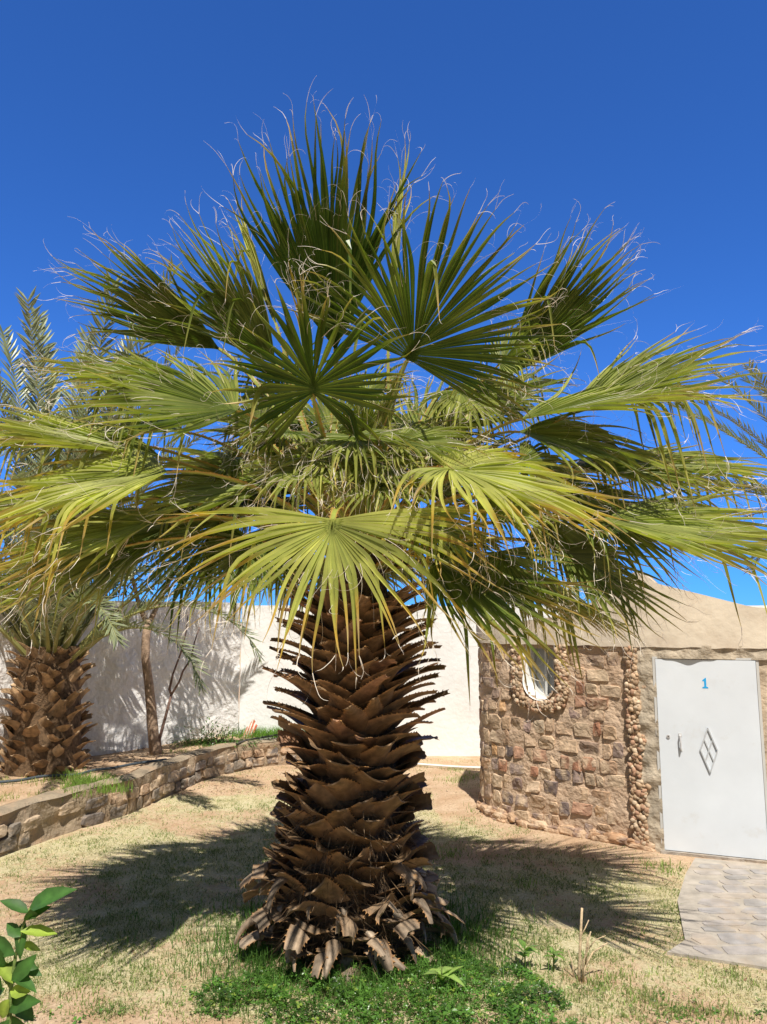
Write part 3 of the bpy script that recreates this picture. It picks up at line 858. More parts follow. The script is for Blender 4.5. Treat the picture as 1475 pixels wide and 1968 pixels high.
    if attach is None:
        el = math.atan2(H[2] - 2.5, math.hypot(H[0] - AXT[0], H[1] - AXT[1]))
        za = 2.42 + .33 * min(1, max(-.6, el / 1.0)); hd = np.array([H[0] - AXT[0], H[1] - AXT[1], 0]); hd = nrm(hd)
        A0 = axis(za) + hd * .10; c1 = A0 + (nrm(hd * .9 + UP * (.4 + max(0, el)))) * np.linalg.norm(H - A0) * .4; c2 = H - u * np.linalg.norm(H - A0) * .25
    else:
        A0 = np.asarray(attach, float); c1 = A0 + (H - A0) * .4; c2 = H - (H - A0) * .2
    tt = np.linspace(0, 1, 14)[:, None]
    pc = (1 - tt) ** 3 * A0 + 3 * (1 - tt) ** 2 * tt * c1 + 3 * (1 - tt) * tt ** 2 * c2 + tt ** 3 * H
    T_ = nrmr(np.gradient(pc, axis=0)); nn = nrmr(UP[None] * .6 + nv[None] * .4 - ((T_ @ (UP * .6 + nv * .4))[:, None]) * T_); la = np.cross(T_, nn)
    pw = petw * (1.7 - .95 * tt ** .6)
    ring = []
    for a_, b_ in ((1, .35), (.5, .12), (-.5, .12), (-1, .35), (-.6, -.35), (0, -.55), (.6, -.35), (1, .35)):
        ring.append(pc + la * pw * a_ + nn * pw * b_)
    P = np.stack(ring, 1); pcl = mixc((.30, .33, .06), (.14, .19, .035), .5 - .4 * yellow)
    C = np.zeros(P.shape); C[:] = pcl; C[:, [0, 3, 7]] = (.42, .24, .06)
    pet.grid(P, C)
    for side in (0, 3):
        for i in range(2, 13):
            for r_ in (0, .5):
                p = P[i, side] * (1 - r_) + P[min(13, i + 1), side] * r_; o_ = nrm(P[i, side] - pc[i]); ln = rng.uniform(.008, .016)
                pet.add([p - T_[i] * .005, p + T_[i] * .005, p + nn[i] * .003, p + o_ * ln + T_[i] * ln * .5], [(0, 1, 3), (1, 2, 3), (2, 0, 3)], (.48, .26, .05))
    fo = mb.build('frond', [M_FAN, M_THREAD], palm)
    pet.build('petiole', M_PET, fo)
    return fo

SEED = [0]
def F(hx, hy, hd, tx, ty, td, n, Th, nseg, **k):
    SEED[0] += 1
    return fan(at(hx, hy, hd), at(tx, ty, td), n, Th, nseg, seed=SEED[0], **k)
# hand-placed fans, front ones first
F(640, 1000, 3.95, 612, 1265, 3.40, (0, -.55, .85), 102, 44, droop=.42, yellow=.66, bent=.12, edge=.7, sidelen=-.14, cup=.05, split=.35)
F(855, 900, 4.20, 1205, 1010, 3.95, (-.05, -.40, .9), 120, 50, droop=.40, yellow=.75, bent=.12, edge=.5, sidelen=.35, sweep=.25, split=.38)
F(1005, 805, 4.70, 1445, 735, 4.60, (0, -.35, .95), 66, 50, droop=.20, yellow=.50, bent=.14, edge=.1, sweep=.45)
F(1160, 1000, 4.35, 1580, 1050, 4.15, (0, -.50, .85), 55, 46, droop=.16, yellow=.50, bent=.04, edge=.1, sweep=.4)
F(830, 1080, 4.50, 1120, 1270, 4.05, (.3, -.75, .6), 62, 42, droop=.14, yellow=.20, bent=.04, edge=.35, sweep=.25)
F(645, 670, 5.25, 605, 232, 4.55, (.05, -1, -.5), 33, 40, droop=-.02, yellow=.02, bent=.0, edge=0, sidelen=.12, split=.52, sweep=.2)
F(785, 690, 4.60, 940, 400, 4.05, (.05, -1, -.55), 90, 58, droop=.14, yellow=.12, bent=.04, sidelen=.22, edge=.1, split=.52)
F(975, 720, 5.30, 1200, 455, 4.95, (.2, -.9, -.1), 30, 38, droop=.08, yellow=.22, bent=.10, sidelen=.2, sweep=.45)
F(960, 700, 5.00, 1060, 610, 4.8, (.2, -.5, .5), 100, 34, droop=.3, yellow=.40, bent=.7, sidelen=.2)
F(604, 755, 4.25, 592, 545, 3.85, (0, -.95, -.6), 135, 36, droop=.14, yellow=.06, bent=.05, sidelen=.10, edge=.05, split=.46)
F(420, 670, 5.20, 130, 500, 4.80, (-.1, -.85, -.15), 30, 36, droop=.06, yellow=.22, bent=.02, sweep=.5)
F(530, 700, 5.1, 330, 440, 4.8, (-.2, -.9, -.1), 32, 34, droop=.10, yellow=.30, bent=.06, sweep=.4)
F(455, 790, 4.40, 110, 735, 4.30, (0, -.6, .75), 85, 52, droop=.26, yellow=.34, bent=.16, sweep=.35)
F(310, 880, 4.55, -70, 800, 4.40, (0, -.38, .92), 52, 42, droop=.22, yellow=.62, bent=.05, sweep=.45)
F(320, 908, 4.10, -90, 985, 3.95, (0, -.50, .85), 75, 48, droop=.26, yellow=.66, bent=.22, edge=.4, sweep=.35)
F(240, 1050, 4.45, -70, 1140, 4.35, (0, -.6, .75), 50, 38, droop=.16, yellow=.54, bent=.05, sweep=.35)
F(425, 1000, 4.75, 290, 1210, 4.55, (-.2, -.8, .4), 85, 40, droop=.14, yellow=.15, bent=.1, sweep=.2)
F(1045, 990, 4.85, 1190, 1170, 4.65, (.1, -.7, .6), 75, 42, droop=.25, yellow=.30, bent=.30, sweep=.2)
F(930, 790, 5.35, 1080, 700, 5.5, (.2, -.4, .8), 90, 40, droop=.4, yellow=.40, bent=.35, sweep=.3)
F(700, 830, 5.00, 700, 740, 4.7, (0, -.6, .7), 120, 36, droop=.4, yellow=.50, bent=.4)
F(530, 930, 4.60, 200, 960, 4.7, (0, -.5, .8), 75, 42, droop=.3, yellow=.45, bent=.15, sweep=.3)
F(560, 770, 5.3, 470, 640, 5.4, (-.2, -.6, .6), 100, 40, droop=.4, yellow=.3, bent=.3)
F(800, 980, 4.35, 880, 1110, 3.95, (.1, -.6, .7), 75, 34, droop=.3, yellow=.55, bent=.15, edge=.6)
F(760, 850, 4.55, 950, 860, 4.45, (0, -.5, .7), 90, 36, droop=.4, yellow=.45, bent=.25, sweep=.2)
F(860, 1040, 4.9, 930, 1170, 4.8, (0, -.6, .6), 80, 34, droop=.3, yellow=.2, bent=.2)
F(350, 830, 4.9, 60, 830, 5.1, (0, -.4, .9), 65, 40, droop=.3, yellow=.4, bent=.1, sweep=.4)
F(1100, 900, 4.9, 1420, 930, 5.0, (0, -.4, .9), 60, 40, droop=.3, yellow=.4, bent=.15, sweep=.4)
F(330, 1010, 4.7, 90, 1130, 4.8, (0, -.6, .7), 65, 38, droop=.3, yellow=.3, bent=.1, sweep=.3)
F(560, 1020, 4.9, 500, 1160, 4.8, (0, -.6, .7), 75, 34, droop=.3, yellow=.25, bent=.1)
F(300, 1000, 4.30, -60, 1100, 4.05, (0, -.45, .88), 65, 42, droop=.2, yellow=.62, bent=.12, edge=.4, sweep=.35)
F(240, 850, 4.70, -80, 830, 4.70, (0, -.4, .9), 55, 40, droop=.22, yellow=.62, bent=.1, sweep=.4)
F(180, 960, 4.50, -120, 1000, 4.3, (0, -.5, .85), 55, 36, droop=.2, yellow=.6, bent=.1, sweep=.4)
F(1110, 960, 4.7, 1330, 1090, 4.6, (.1, -.6, .7), 75, 42, droop=.25, yellow=.3, bent=.2, sweep=.2)
F(1010, 930, 5.3, 1260, 1010, 5.3, (.1, -.6, .7), 75, 42, droop=.25, yellow=.2, bent=.2, sweep=.2)
F(640, 870, 4.55, 560, 940, 4.2, (0, -.5, .8), 110, 36, droop=.5, yellow=.5, bent=.35)
F(720, 880, 4.6, 790, 960, 4.2, (0, -.5, .8), 100, 36, droop=.5, yellow=.55, bent=.35)
F(850, 830, 5.0, 900, 760, 4.9, (0, -.7, .5), 110, 38, droop=.45, yellow=.45, bent=.4)
F(500, 830, 4.9, 430, 760, 4.9, (0, -.7, .5), 110, 38, droop=.45, yellow=.4, bent=.4)
F(930, 960, 4.5, 1080, 1040, 4.3, (0, -.6, .7), 85, 38, droop=.35, yellow=.55, bent=.25, sweep=.2)
F(1000, 830, 4.85, 1320, 900, 4.7, (0, -.5, .85), 65, 42, droop=.3, yellow=.4, bent=.3, sweep=.25)
F(880, 750, 5.1, 990, 850, 4.8, (0, -.6, .7), 95, 38, droop=.45, yellow=.45, bent=.4)
F(700, 760, 5.2, 800, 700, 5.2, (0, -.6, .7), 110, 38, droop=.45, yellow=.45, bent=.4)
F(600, 900, 4.5, 480, 960, 4.15, (-.1, -.6, .7), 105, 40, droop=.5, yellow=.45, bent=.45)
F(735, 930, 4.55, 720, 1000, 4.1, (0, -.7, .6), 115, 38, droop=.5, yellow=.5, bent=.45)
F(560, 830, 4.6, 470, 860, 4.3, (-.1, -.6, .7), 110, 38, droop=.5, yellow=.35, bent=.4)
F(680, 840, 4.5, 700, 900, 4.1, (0, -.7, .6), 130, 36, droop=.5, yellow=.4, bent=.45)
F(350, 740, 4.9, 70, 690, 4.8, (0, -.5, .8), 55, 40, droop=.2, yellow=.42, bent=.12, sweep=.4)
F(1080, 1060, 4.7, 1300, 1190, 4.5, (.1, -.7, .6), 60, 38, droop=.2, yellow=.25, bent=.2, sweep=.3)
F(1180, 900, 5.1, 1500, 900, 5.1, (0, -.4, .9), 60, 40, droop=.25, yellow=.5, bent=.2, sweep=.4)
F(1090, 800, 5.0, 1400, 640, 5.0, (0, -.5, .7), 34, 34, droop=.10, yellow=.44, bent=.1, sweep=.4)
F(1000, 880, 4.6, 1130, 950, 4.5, (0, -.6, .7), 110, 40, droop=.5, yellow=.4, bent=.5)
F(450, 880, 4.9, 330, 960, 4.9, (0, -.5, .8), 110, 40, droop=.5, yellow=.45, bent=.4)
F(500, 1040, 4.6, 400, 1190, 4.4, (0, -.7, .6), 75, 36, droop=.2, yellow=.2, bent=.15)
F(960, 1060, 4.5, 1040, 1200, 4.3, (0, -.7, .6), 75, 36, droop=.25, yellow=.25, bent=.2)
F(700, 900, 4.9, 600, 860, 4.7, (0, -.5, .8), 120, 40, droop=.5, yellow=.45, bent=.4)
F(900, 900, 5.2, 1010, 830, 5.2, (0, -.5, .8), 120, 40, droop=.5, yellow=.45, bent=.4)
# the far half of the crown
for i in range(23):
    az = R(12 + (i * 137.5) % 156); el = R([-12, 8, 28, 48][i % 4] + (i * 7) % 11)
    c = axis(2.62); d = np.array([math.cos(az) * math.cos(el), math.sin(az) * math.cos(el), math.sin(el)])
    hub = c + d * random.uniform(.75, .95); tip = hub + nrm(d + DOWN * .15) * random.uniform(.95, 1.15)
    nn = nrm(UP + np.array([0, -.3, 0]))
    SEED[0] += 1
    fan(hub, tip, nn, 100, 40, droop=.35, yellow=random.uniform(.15, .45), bent=.2, seed=SEED[0], threads=.7)
# unopened spears
F(748, 640, 4.95, 776, 285, 4.95, (0, -1, 0), 1.6, 9, droop=0, yellow=.75, closed=1, split=.62, threads=1.6, sidelen=.3, petw=.012)
F(530, 620, 5.05, 446, 372, 5.05, (-.2, -1, 0), 3.0, 10, droop=0, yellow=.75, closed=1, split=.6, threads=1.6, sidelen=.3, petw=.012)
F(600, 760, 4.5, 567, 490, 4.3, (0, -1, 0), 2.0, 7, droop=0, yellow=.4, closed=1, split=.6, threads=1.2, edge=.6, petw=.010)
F(700, 900, 4.7, 770, 700, 4.65, (0, -1, 0), 5, 7, droop=.1, yellow=.6, closed=1, split=.5, threads=1.6, edge=.3, petw=.008)

# ------------------------------------------------------------------ date palms
def date_frond_mesh(L, bend, seed, leaf=.36, col=(.23, .26, .14), npair=74, lw=.015):
    r = np.random.default_rng(seed); mb = MB(); n = 24
    pts = [np.zeros(3)]; e = 0.0; T_ = []
    for i in range(n):
        e = -bend * ((i + 1) / n) ** 1.5; d = np.array([math.cos(e), .02 * math.sin(i * .7 + seed), math.sin(e)]); pts.append(pts[-1] + d * L / n)
    pts = np.array(pts); t = nrmr(np.gradient(pts, axis=0)); ww = .003 + .036 * np.linspace(1, 0, n + 1) ** 2.2
    mb.tube(pts, ww, 5, (.30, .29, .10))
    side = np.array([0, 1.0, 0])
    for k in range(npair):
        f = .10 + .9 * (k + .5) / npair; x = f * n; i = min(n - 1, int(x)); p = pts[i] + (pts[i + 1] - pts[i]) * (x - i); tt = t[i]; up = np.cross(tt, side) * -1
        if up[2] < 0: up = -up
        ll = leaf * (.55 + .45 * math.sin(math.pi * min(1, f * .95 + .08))) * r.uniform(.85, 1.1) * (1 if f > .2 else .5)
        for sg in (-1, 1):
            for rep in range(1):
                a = R(38 + 14 * (1 - f)) + r.normal() * .1; el = R(r.choice([8, 30])) + r.normal() * .1
                d = nrm(tt * math.cos(a) + side * sg * math.sin(a) * math.cos(el) + up * math.sin(a) * math.sin(el))
                q1 = p + d * ll * .5; q2 = p + d * ll * 1.0 + np.array([0, 0, -1.0]) * ll * .06
                s_ = nrm(np.cross(d, up)); h = lw * r.uniform(.8, 1.2); g = r.uniform(.8, 1.2); c = np.array(col) * g
                V = [p - s_ * h * .5, p + s_ * h * .5, q1 - s_ * h + up * h * .4, q1 - up * h * .2, q1 + s_ * h + up * h * .4, q2]
                mb.add(V, [(0, 3, 2), (0, 1, 3), (1, 4, 3), (2, 3, 5), (3, 4, 5)], [c] * 5 + [c * 1.3])
    return mb.mesh('frond', M_DATE)
DM = [date_frond_mesh(1.0 * l, R(bd), sd_) for l, bd, sd_ in ((3.6, 35, 1), (3.4, 70, 2), (3.0, 105, 3), (3.7, 18, 4))]
def date_palm(base, trunk_h, tr, fronds, label, seed, nboot=120):
    r = random.Random(seed); bx, by, bz = base
    root = thing('date_palm', label, 'palm tree', base, 'date palms behind the fan palm')
    mb = MB()
    P = []
    for z in np.linspace(-.1, trunk_h, 16):
        P.append([(bx + math.cos(t) * tr * (1.25 - .3 * min(1, z / max(.1, trunk_h))) * .8, by + math.sin(t) * tr * (1.25 - .3 * min(1, z / max(.1, trunk_h))) * .8, bz + z) for t in np.linspace(0, 2 * math.pi, 21)])
    mb.grid(np.array(P), (.16, .10, .055)); mb.build('trunk', M_FIB, root)
    for i in range(nboot):
        z = trunk_h * (i + .5) / nboot; t = i * 2.39996 + r.uniform(-.15, .15)
        rad = np.array([math.cos(t), math.sin(t), 0]); tan = np.array([-math.sin(t), math.cos(t), 0]); rr = tr * (1.25 - .3 * z / trunk_h) * .8
        g = r.uniform(.75, 1.3); mb = MB()
        boot(mb, (bx + rad[0] * rr * .95, by + rad[1] * rr * .95, bz + z - .05), rad, tan, UP, rr, r.uniform(.14, .27), r.uniform(.08, .14), r.uniform(.025, .05), R(68), R(r.uniform(-10, 55)),
             (.27 * g, .165 * g, .085 * g), (.42 * g, .29 * g, .17 * g), 0, r.uniform(-.6, .6), r.uniform(.0, .5), .016, r.uniform(-.9, .9))
        mb.build('leaf_base', M_BOOT, root)
    for i, (az, el, kind, sc) in enumerate(fronds):
        o = bpy.data.objects.new('frond', DM[kind]); COL.objects.link(o); o.parent = root
        o.location = (math.cos(R(az)) * tr * (1.0 - .8 * el / 90), math.sin(R(az)) * tr * (1.0 - .8 * el / 90), trunk_h - .42 + .5 * max(0, el) / 90)
        o.rotation_euler = (R(r.uniform(-15, 15)), -R(el), R(az)); o.scale = (sc, sc, sc)
    return root
def ring(n, r, els, kinds, sc, az0=0):
    return [(az0 + i * 137.5 + r.uniform(-10, 10), els[i % len(els)] + r.uniform(-6, 6), kinds[i % len(kinds)], sc * r.uniform(.85, 1.1)) for i in range(n)]
rr_ = random.Random(3)
bp = gnd(85, 1488, .34)
date_palm((bp[0] - .16, bp[1] + .35, .33), 1.45, .43,
          [(60, 84, 3, 1.28), (-30, 86, 3, 1.2), (130, 82, 3, 1.3), (-5, 82, 3, 1.32), (-100, 84, 3, 1.1), (5, 78, 3, 1.22), (150, 80, 3, 1.22), (100, 88, 3, 1.15), (20, 70, 3, 1.2), (-150, 74, 3, .95), (-80, 66, 1, .9), (-10, 45, 2, .92), (-25, 38, 2, .8), (-60, 50, 2, .8), (200, 60, 0, .9), (100, 62, 0, .9), (-15, 62, 1, .8), (40, 60, 1, .95), (15, 52, 1, .9)] + ring(26, rr_, [78, 64, 50], [3, 0, 1], .9),
          'stocky date palm with orange-brown leaf stubs at the left edge of the raised bed', 11, 110)
date_palm((8.0, 12.9, 0), 4.1, .24, ring(34, rr_, [70, 48, 32, 18], [0, 3, 0, 1], .95), 'taller date palm at the far right, its fronds reaching in over the hut', 12, 60)
date_palm((2.75, 13.6, 0), 1.7, .3, ring(26, rr_, [60, 42, 25, 10], [1, 1, 2, 2], .62), 'low date palm beyond the white wall, glimpsed between the drooping fans', 13, 40)
date_palm((-5.9, 10.9 - 2.2, .33), 1.9, .3, ring(26, rr_, [75, 55, 35, 15], [0, 1, 1, 2], .8), 'date palm at the far left edge with only grey-green frond tips in view', 14, 40)

# ------------------------------------------------------------------ slim tree on the raised bed
tb = gnd(300, 1448, .34)
tree = thing('slim_tree', 'slim bare-stemmed young tree with a forked thin side stem on the raised bed', 'tree', (tb[0], tb[1], .34))
Yt = tb[1]
def pix(pts, Y): return np.array([at(x, y, Y + dy) for x, y, dy in pts])
b = MB()
b.tube(pix([(302, 1456, 0), (296, 1420, 0), (291, 1360, 0), (286, 1310, 0), (280, 1265, 0), (281, 1225, 0), (286, 1190, 0)], Yt), [.09, .072, .066, .06, .056, .056, .05], 10, (.34, .24, .17))
b.tube(pix([(286, 1200, 0), (300, 1170, .1), (325, 1120, .2), (340, 1060, .3)], Yt), [.04, .032, .026, .015], 8, (.32, .23, .16))
b.tube(pix([(284, 1200, 0), (268, 1165, 0), (255, 1110, -.1), (240, 1050, -.2)], Yt), [.04, .032, .024, .015], 8, (.32, .23, .16))
b.build('trunk', M_BARK, tree, smooth=True)
b = MB()
b.tube(pix([(308, 1450, 0), (307, 1420, 0), (318, 1380, 0), (330, 1335, 0)], Yt), [.024, .022, .02, .018], 7, (.16, .10, .08))
b.tube(pix([(330, 1335, 0), (326, 1325, 0), (333, 1295, 0), (348, 1255, 0), (358, 1215, 0), (362, 1180, 0)], Yt), [.017, .018, .013, .012, .009, .006], 6, (.16, .10, .08))
b.tube(pix([(330, 1335, 0), (345, 1310, .05), (352, 1290, .05), (368, 1265, .05), (374, 1235, .1), (384, 1205, .1)], Yt), [.016, .014, .013, .012, .009, .006], 6, (.16, .10, .08))
b.build('stem', M_BARK, tree, smooth=True)
def leaf_quad(b, p, d, n_, L, W, c, m=0, curl=.25):
    d = nrm(d); s_ = nrm(np.cross(d, n_)); n_ = np.cross(s_, d)
    st = np.array([0, .22, .5, .78, 1]); wd = np.array([.06, .75, 1, .62, .02]) * W / 2
    P = []
    for t, w_ in zip(st, wd):
        q = p + d * L * t - n_ * curl * L * t * t
        P.append([q - s_ * w_ + n_ * w_ * .35, q, q + s_ * w_ + n_ * w_ * .35])
    c = np.asarray(c, float)
    b.grid(np.array(P), np.tile(np.stack([c, c * 1.45, c]), (len(P), 1, 1)), m)
rng = np.random.default_rng(5)
b = MB()
for cl in range(26):
    cpos = at(rng.uniform(215, 390), rng.uniform(960, 1130), Yt + rng.uniform(-.5, .7)); rd = rng.uniform(.16, .3)
    for i in range(60):
        dv = nrm(rng.normal(size=3)); p = cpos + dv * rd * rng.random() ** .4
        leaf_quad(b, p, dv + rng.normal(size=3) * .5, UP + rng.normal(size=3) * .4, rng.uniform(.06, .1), rng.uniform(.025, .04), np.array((.06, .10, .03)) * rng.uniform(.7, 1.4))
b.build('crown', M_LEAF, tree)

# ------------------------------------------------------------------ citrus sapling, near left
cs = at(20, 2000, 2.45)
cit = thing('citrus_sapling', 'young citrus sapling with glossy leaves in the near left corner', 'shrub', (cs[0], cs[1], 0))
b = MB(); Yc = 2.45
stem = np.vstack([[cs[0] - .02, Yc, 0.0], [cs[0] - .015, Yc, .4], pix([(18, 1960, 0), (22, 1900, 0), (30, 1840, 0), (44, 1780, 0), (58, 1745, 0)], Yc)])
b.tube(stem, [.012, .011, .008, .006, .005, .004, .003], 7, (.14, .2, .05))
b.tube(pix([(22, 1900, 0), (0, 1860, .05), (-30, 1810, .05)], Yc), [.005, .004, .003], 6, (.14, .2, .05))
b.build('stem', M_BARK, cit, smooth=True)
b = MB()
LV = [((55, 1750), (112, 1700), .045, 0), ((55, 1755), (10, 1722), .045, 0), ((58, 1748), (62, 1775), .05, 0), ((40, 1790), (108, 1790), .05, 1), ((36, 1815), (78, 1818), .03, 1), ((48, 1770), (30, 1830), .045, 0),
      ((30, 1835), (-15, 1800), .055, 0), ((28, 1845), (8, 1895), .06, 0), ((24, 1880), (62, 1880), .05, 0), ((22, 1890), (70, 1835), .045, 0), ((20, 1905), (55, 1905), .05, 1), ((20, 1915), (64, 1960), .06, 0), ((18, 1920), (-5, 1960), .05, 1),
      ((10, 1900), (-30, 1930), .06, 0), ((0, 1860), (-40, 1880), .06, 0), ((18, 1950), (48, 2000), .06, 0), ((5, 1865), (-20, 1830), .05, 0), ((18, 1960), (-15, 2010), .06, 0)]
LV += [((30, 1850), (75, 1870), .05, 0), ((15, 1930), (50, 1925), .05, 0), ((40, 1800), (12, 1775), .045, 0), ((5, 1900), (-30, 1870), .05, 0), ((25, 1890), (0, 1850), .05, 1), ((50, 1765), (88, 1740), .04, 0)]
for i, (p, q, w_, yl) in enumerate(LV):
    a = at(*p, Yc + rng.uniform(-.03, .03)); e = at(*q, Yc + rng.uniform(-.07, .05))
    c = np.array((.20, .27, .04) if yl else (.04, .10, .02)) * rng.uniform(.8, 1.25)
    L_ = np.linalg.norm(e - a) * 1.05
    leaf_quad(b, a, e - a, nrm(UP + np.array([0, -.9, 0]) + rng.normal(size=3) * .35), L_, max(w_, L_ * .5) * .82, c, 0, rng.uniform(-.1, .65))
b.build('foliage', mat('citrus_leaf', rough=.52, spec=.3, nscale=30, namt=.25, bump=.3, bscale=60, bdist=.003, transl=.25, tcol=(1.4, 1.8, .5)), cit, smooth=True)

# ------------------------------------------------------------------ cut dry stems by the bed
sb_ = gnd(1115, 1888)
dry = thing('dry_shrub', 'dead pruned shrub of bare pale sticks beside the green bed', 'shrub', (sb_[0], sb_[1], 0))
Yd = sb_[1]; b = MB(); c = (.50, .38, .24)
for pts, r0, r1 in (([(1112, 1892, 0), (1114, 1860, 0), (1116, 1800, 0), (1119, 1745, 0)], .011, .007), ([(1118, 1892, 0), (1126, 1855, .02), (1140, 1830, .03), (1168, 1812, .05)], .008, .004),
                    ([(1126, 1855, .02), (1128, 1815, .02), (1136, 1790, .03)], .006, .004), ([(1128, 1828, .02), (1145, 1806, 0), (1165, 1798, 0)], .004, .002), ([(1105, 1890, .05), (1100, 1850, .05), (1092, 1826, .08)], .006, .003),
                    ([(1122, 1890, -.03), (1120, 1850, -.03), (1132, 1820, -.05), (1128, 1800, -.05)], .007, .004), ([(1116, 1800, 0), (1125, 1784, .0), (1132, 1768, .02)], .004, .003)):
    p = pix(pts, Yd); b.tube(p, np.linspace(r0, r1, len(p)), 7, c)
b.build('stem', M_BARK, dry, smooth=True)

# ------------------------------------------------------------------ small things by the walls
def hose(name, pts, r_, c, label, cat):
    b = MB(); p = catmull(np.array(pts), 8); b.tube(p, r_, 8, c); return tag(b.build(name, M_FLAT, smooth=True), label, cat)
hp = [gnd(x, y, .36) for x, y in ((-60, 1512), (0, 1506), (40, 1502), (80, 1495), (115, 1493), (150, 1491), (180, 1483), (220, 1478), (260, 1470), (320, 1462))]
hose('irrigation_hose', [p + np.array([0, 0, .015]) for p in hp], .016, (.06, .075, .09), 'dark grey irrigation hose lying past the foot of the stocky date palm', 'hose')
hp = [gnd(x, y, .36) for x, y in ((455, 1432), (480, 1424), (505, 1420), (540, 1414), (600, 1408))]
hose('irrigation_hose', [p + np.array([0, 0, .02]) for p in hp], .014, (.07, .065, .06), 'dark hose over the raised bed in front of the bright grass strip', 'hose')
hp = [gnd(x, y, .0) for x, y in ((760, 1470), (820, 1474), (860, 1477), (900, 1479), (935, 1480))]
hose('water_pipe', [p + np.array([0, 0, .03]) for p in hp], .017, (.75, .72, .66), 'thin white pipe lying on the sand left of the stone hut', 'pipe')
# red and white banded piece leaning by the corner
pb = at(474, 1397, 11.85); b = MB()
for k in range(7):
    c = (.55, .14, .07) if k % 2 == 0 else (.72, .62, .55)
    x0, x1 = -.085 + k * .024, -.085 + (k + 1) * .024
    def TT(p): 
        q = (1 - .35 * abs(p[0]) / .085 * (p[2] / .27)); return np.array([pb[0] + .02 + p[0] * .9 + p[2] * .28, pb[1] + p[1] + p[2] * .25, .33 + p[2] * q * (1 - 1.1 * max(0, -p[0]))])
    b.box(x0, x1, -.03, .03, 0, .27 - .05 * abs(k - 3) / 3, c, T=TT)
tag(b.build('roof_tile', M_CEMENT), 'red and white banded clay piece leaning at the corner of the white walls', 'tile')

# broad-leaved weeds by the trunk
def weed(px, py, n, L, label, seed, col=(.13, .22, .05)):
    r = np.random.default_rng(seed); p0 = gnd(px, py); t = thing('broadleaf_weed', label, 'weed', (p0[0], p0[1], 0), 'broad-leaved weeds at the edge of the bed')
    b = MB()
    for i in range(n):
        a = i * 2.4 + r.uniform(-.3, .3); el = r.uniform(.3, 1.1); d = np.array([math.cos(a) * math.cos(el), math.sin(a) * math.cos(el), math.sin(el)])
        base = p0 + UP * r.uniform(.04, .12); leaf_quad(b, base, d, UP, L * r.uniform(.7, 1.1), L * .42, np.array(col) * r.uniform(.8, 1.25), 0, r.uniform(.3, .7))
    b.build('leaves', M_LEAF, t)
    b = MB(); b.tube([p0 - UP * .02, p0 + UP * .06, p0 + UP * .13], [.006, .005, .003], 6, (.15, .2, .06)); b.build('stem', M_BARK, t)
weed(850, 1908, 7, .13, 'pale broad-leaved weed in the clover right in front of the trunk', 1, (.22, .32, .08))
weed(1010, 1862, 9, .10, 'darker broad-leaved weed at the right end of the clover bed', 2)
weed(1065, 1868, 8, .07, 'small leafy weed next to the bare pale sticks', 3)

# dark shrub by the grass strip
sp_ = gnd(410, 1432, .34); rng = np.random.default_rng(9)
bush = thing('low_bush', 'low dark green bush on the raised bed against the rough white wall', 'bush', (sp_[0], sp_[1], .34)); b = MB()
for i in range(1100):
    u_ = rng.normal(size=3) * np.array([.28, .14, .10]); p = sp_ + np.array([0, .15, .02]) + u_; p[2] = max(p[2], .36)
    leaf_quad(b, p, nrm(u_ + rng.normal(size=3) * .15), UP, rng.uniform(.03, .07), .02, np.array((.06, .12, .025)) * rng.uniform(.6, 1.6))
b.build('foliage', M_LEAF, bush)
b = MB()
for i in range(9):
    a = i * .7; b.tube([sp_, sp_ + np.array([math.cos(a) * .12, .15 + math.sin(a) * .06, .08]), sp_ + np.array([math.cos(a) * .26, .15 + math.sin(a) * .12, .17])], [.006, .004, .002], 5, (.2, .13, .08))
b.build('stem', M_BARK, bush)

# ------------------------------------------------------------------ grass and ground cover (uncountable)
def blades(name, pts, hts, wds, cols, lean=.5, matl=M_GRASS, seed=0):
    r = np.random.default_rng(seed); n = len(pts); pts = np.asarray(pts); hts = np.asarray(hts)[:, None]; wds = np.asarray(wds)[:, None]
    az = r.uniform(0, 2 * np.pi, n); s_ = np.stack([np.cos(az), np.sin(az), np.zeros(n)], 1)
    la = r.uniform(0, 2 * np.pi, n); lv = np.stack([np.cos(la), np.sin(la), np.zeros(n)], 1) * (np.abs(r.normal(size=n)) * lean)[:, None]
    mid = pts + (UP + lv * .6) * hts * .55; tip = pts + UP * hts * .9 + lv * hts * 1.2
    V = np.stack([pts - s_ * wds, pts + s_ * wds, mid + s_ * wds * .7, mid - s_ * wds * .7, tip], 1).reshape(-1, 3)
    i = np.arange(n)[:, None] * 5
    f = np.concatenate([np.hstack([i, i + 1, i + 2, i + 3])]).tolist(); f2 = np.hstack([i + 3, i + 2, i + 4]).tolist()
    C = np.repeat(np.asarray(cols), 5, axis=0)
    mb = MB(); mb.v = [V]; mb.c = [C]; mb.f = [tuple(q) for q in f] + [tuple(q) for q in f2]; mb.m = [0] * (2 * n); mb.n = len(V)
    o = mb.build(name, matl); return tag(o, kind='stuff')
def lawn_ok(x, y):
    if inpoly(x, y, PATH_POLY): return False
    if math.hypot(x - AX[0], y - AX[1]) < .45: return False
    if y > 5 and x < bed_edge_x(y) + .05: return False
    i = np.argmin(np.hypot(HP.p[:, 0] - x, HP.p[:, 1] - y)); q = HP.p[i]
    if (np.array([x, y]) - q) @ HP.n[i] < .05 and x > .9 and y > 6.6: return False
    return True
r = np.random.default_rng(21); pts = []; hs_ = []; ws = []; cs_ = []
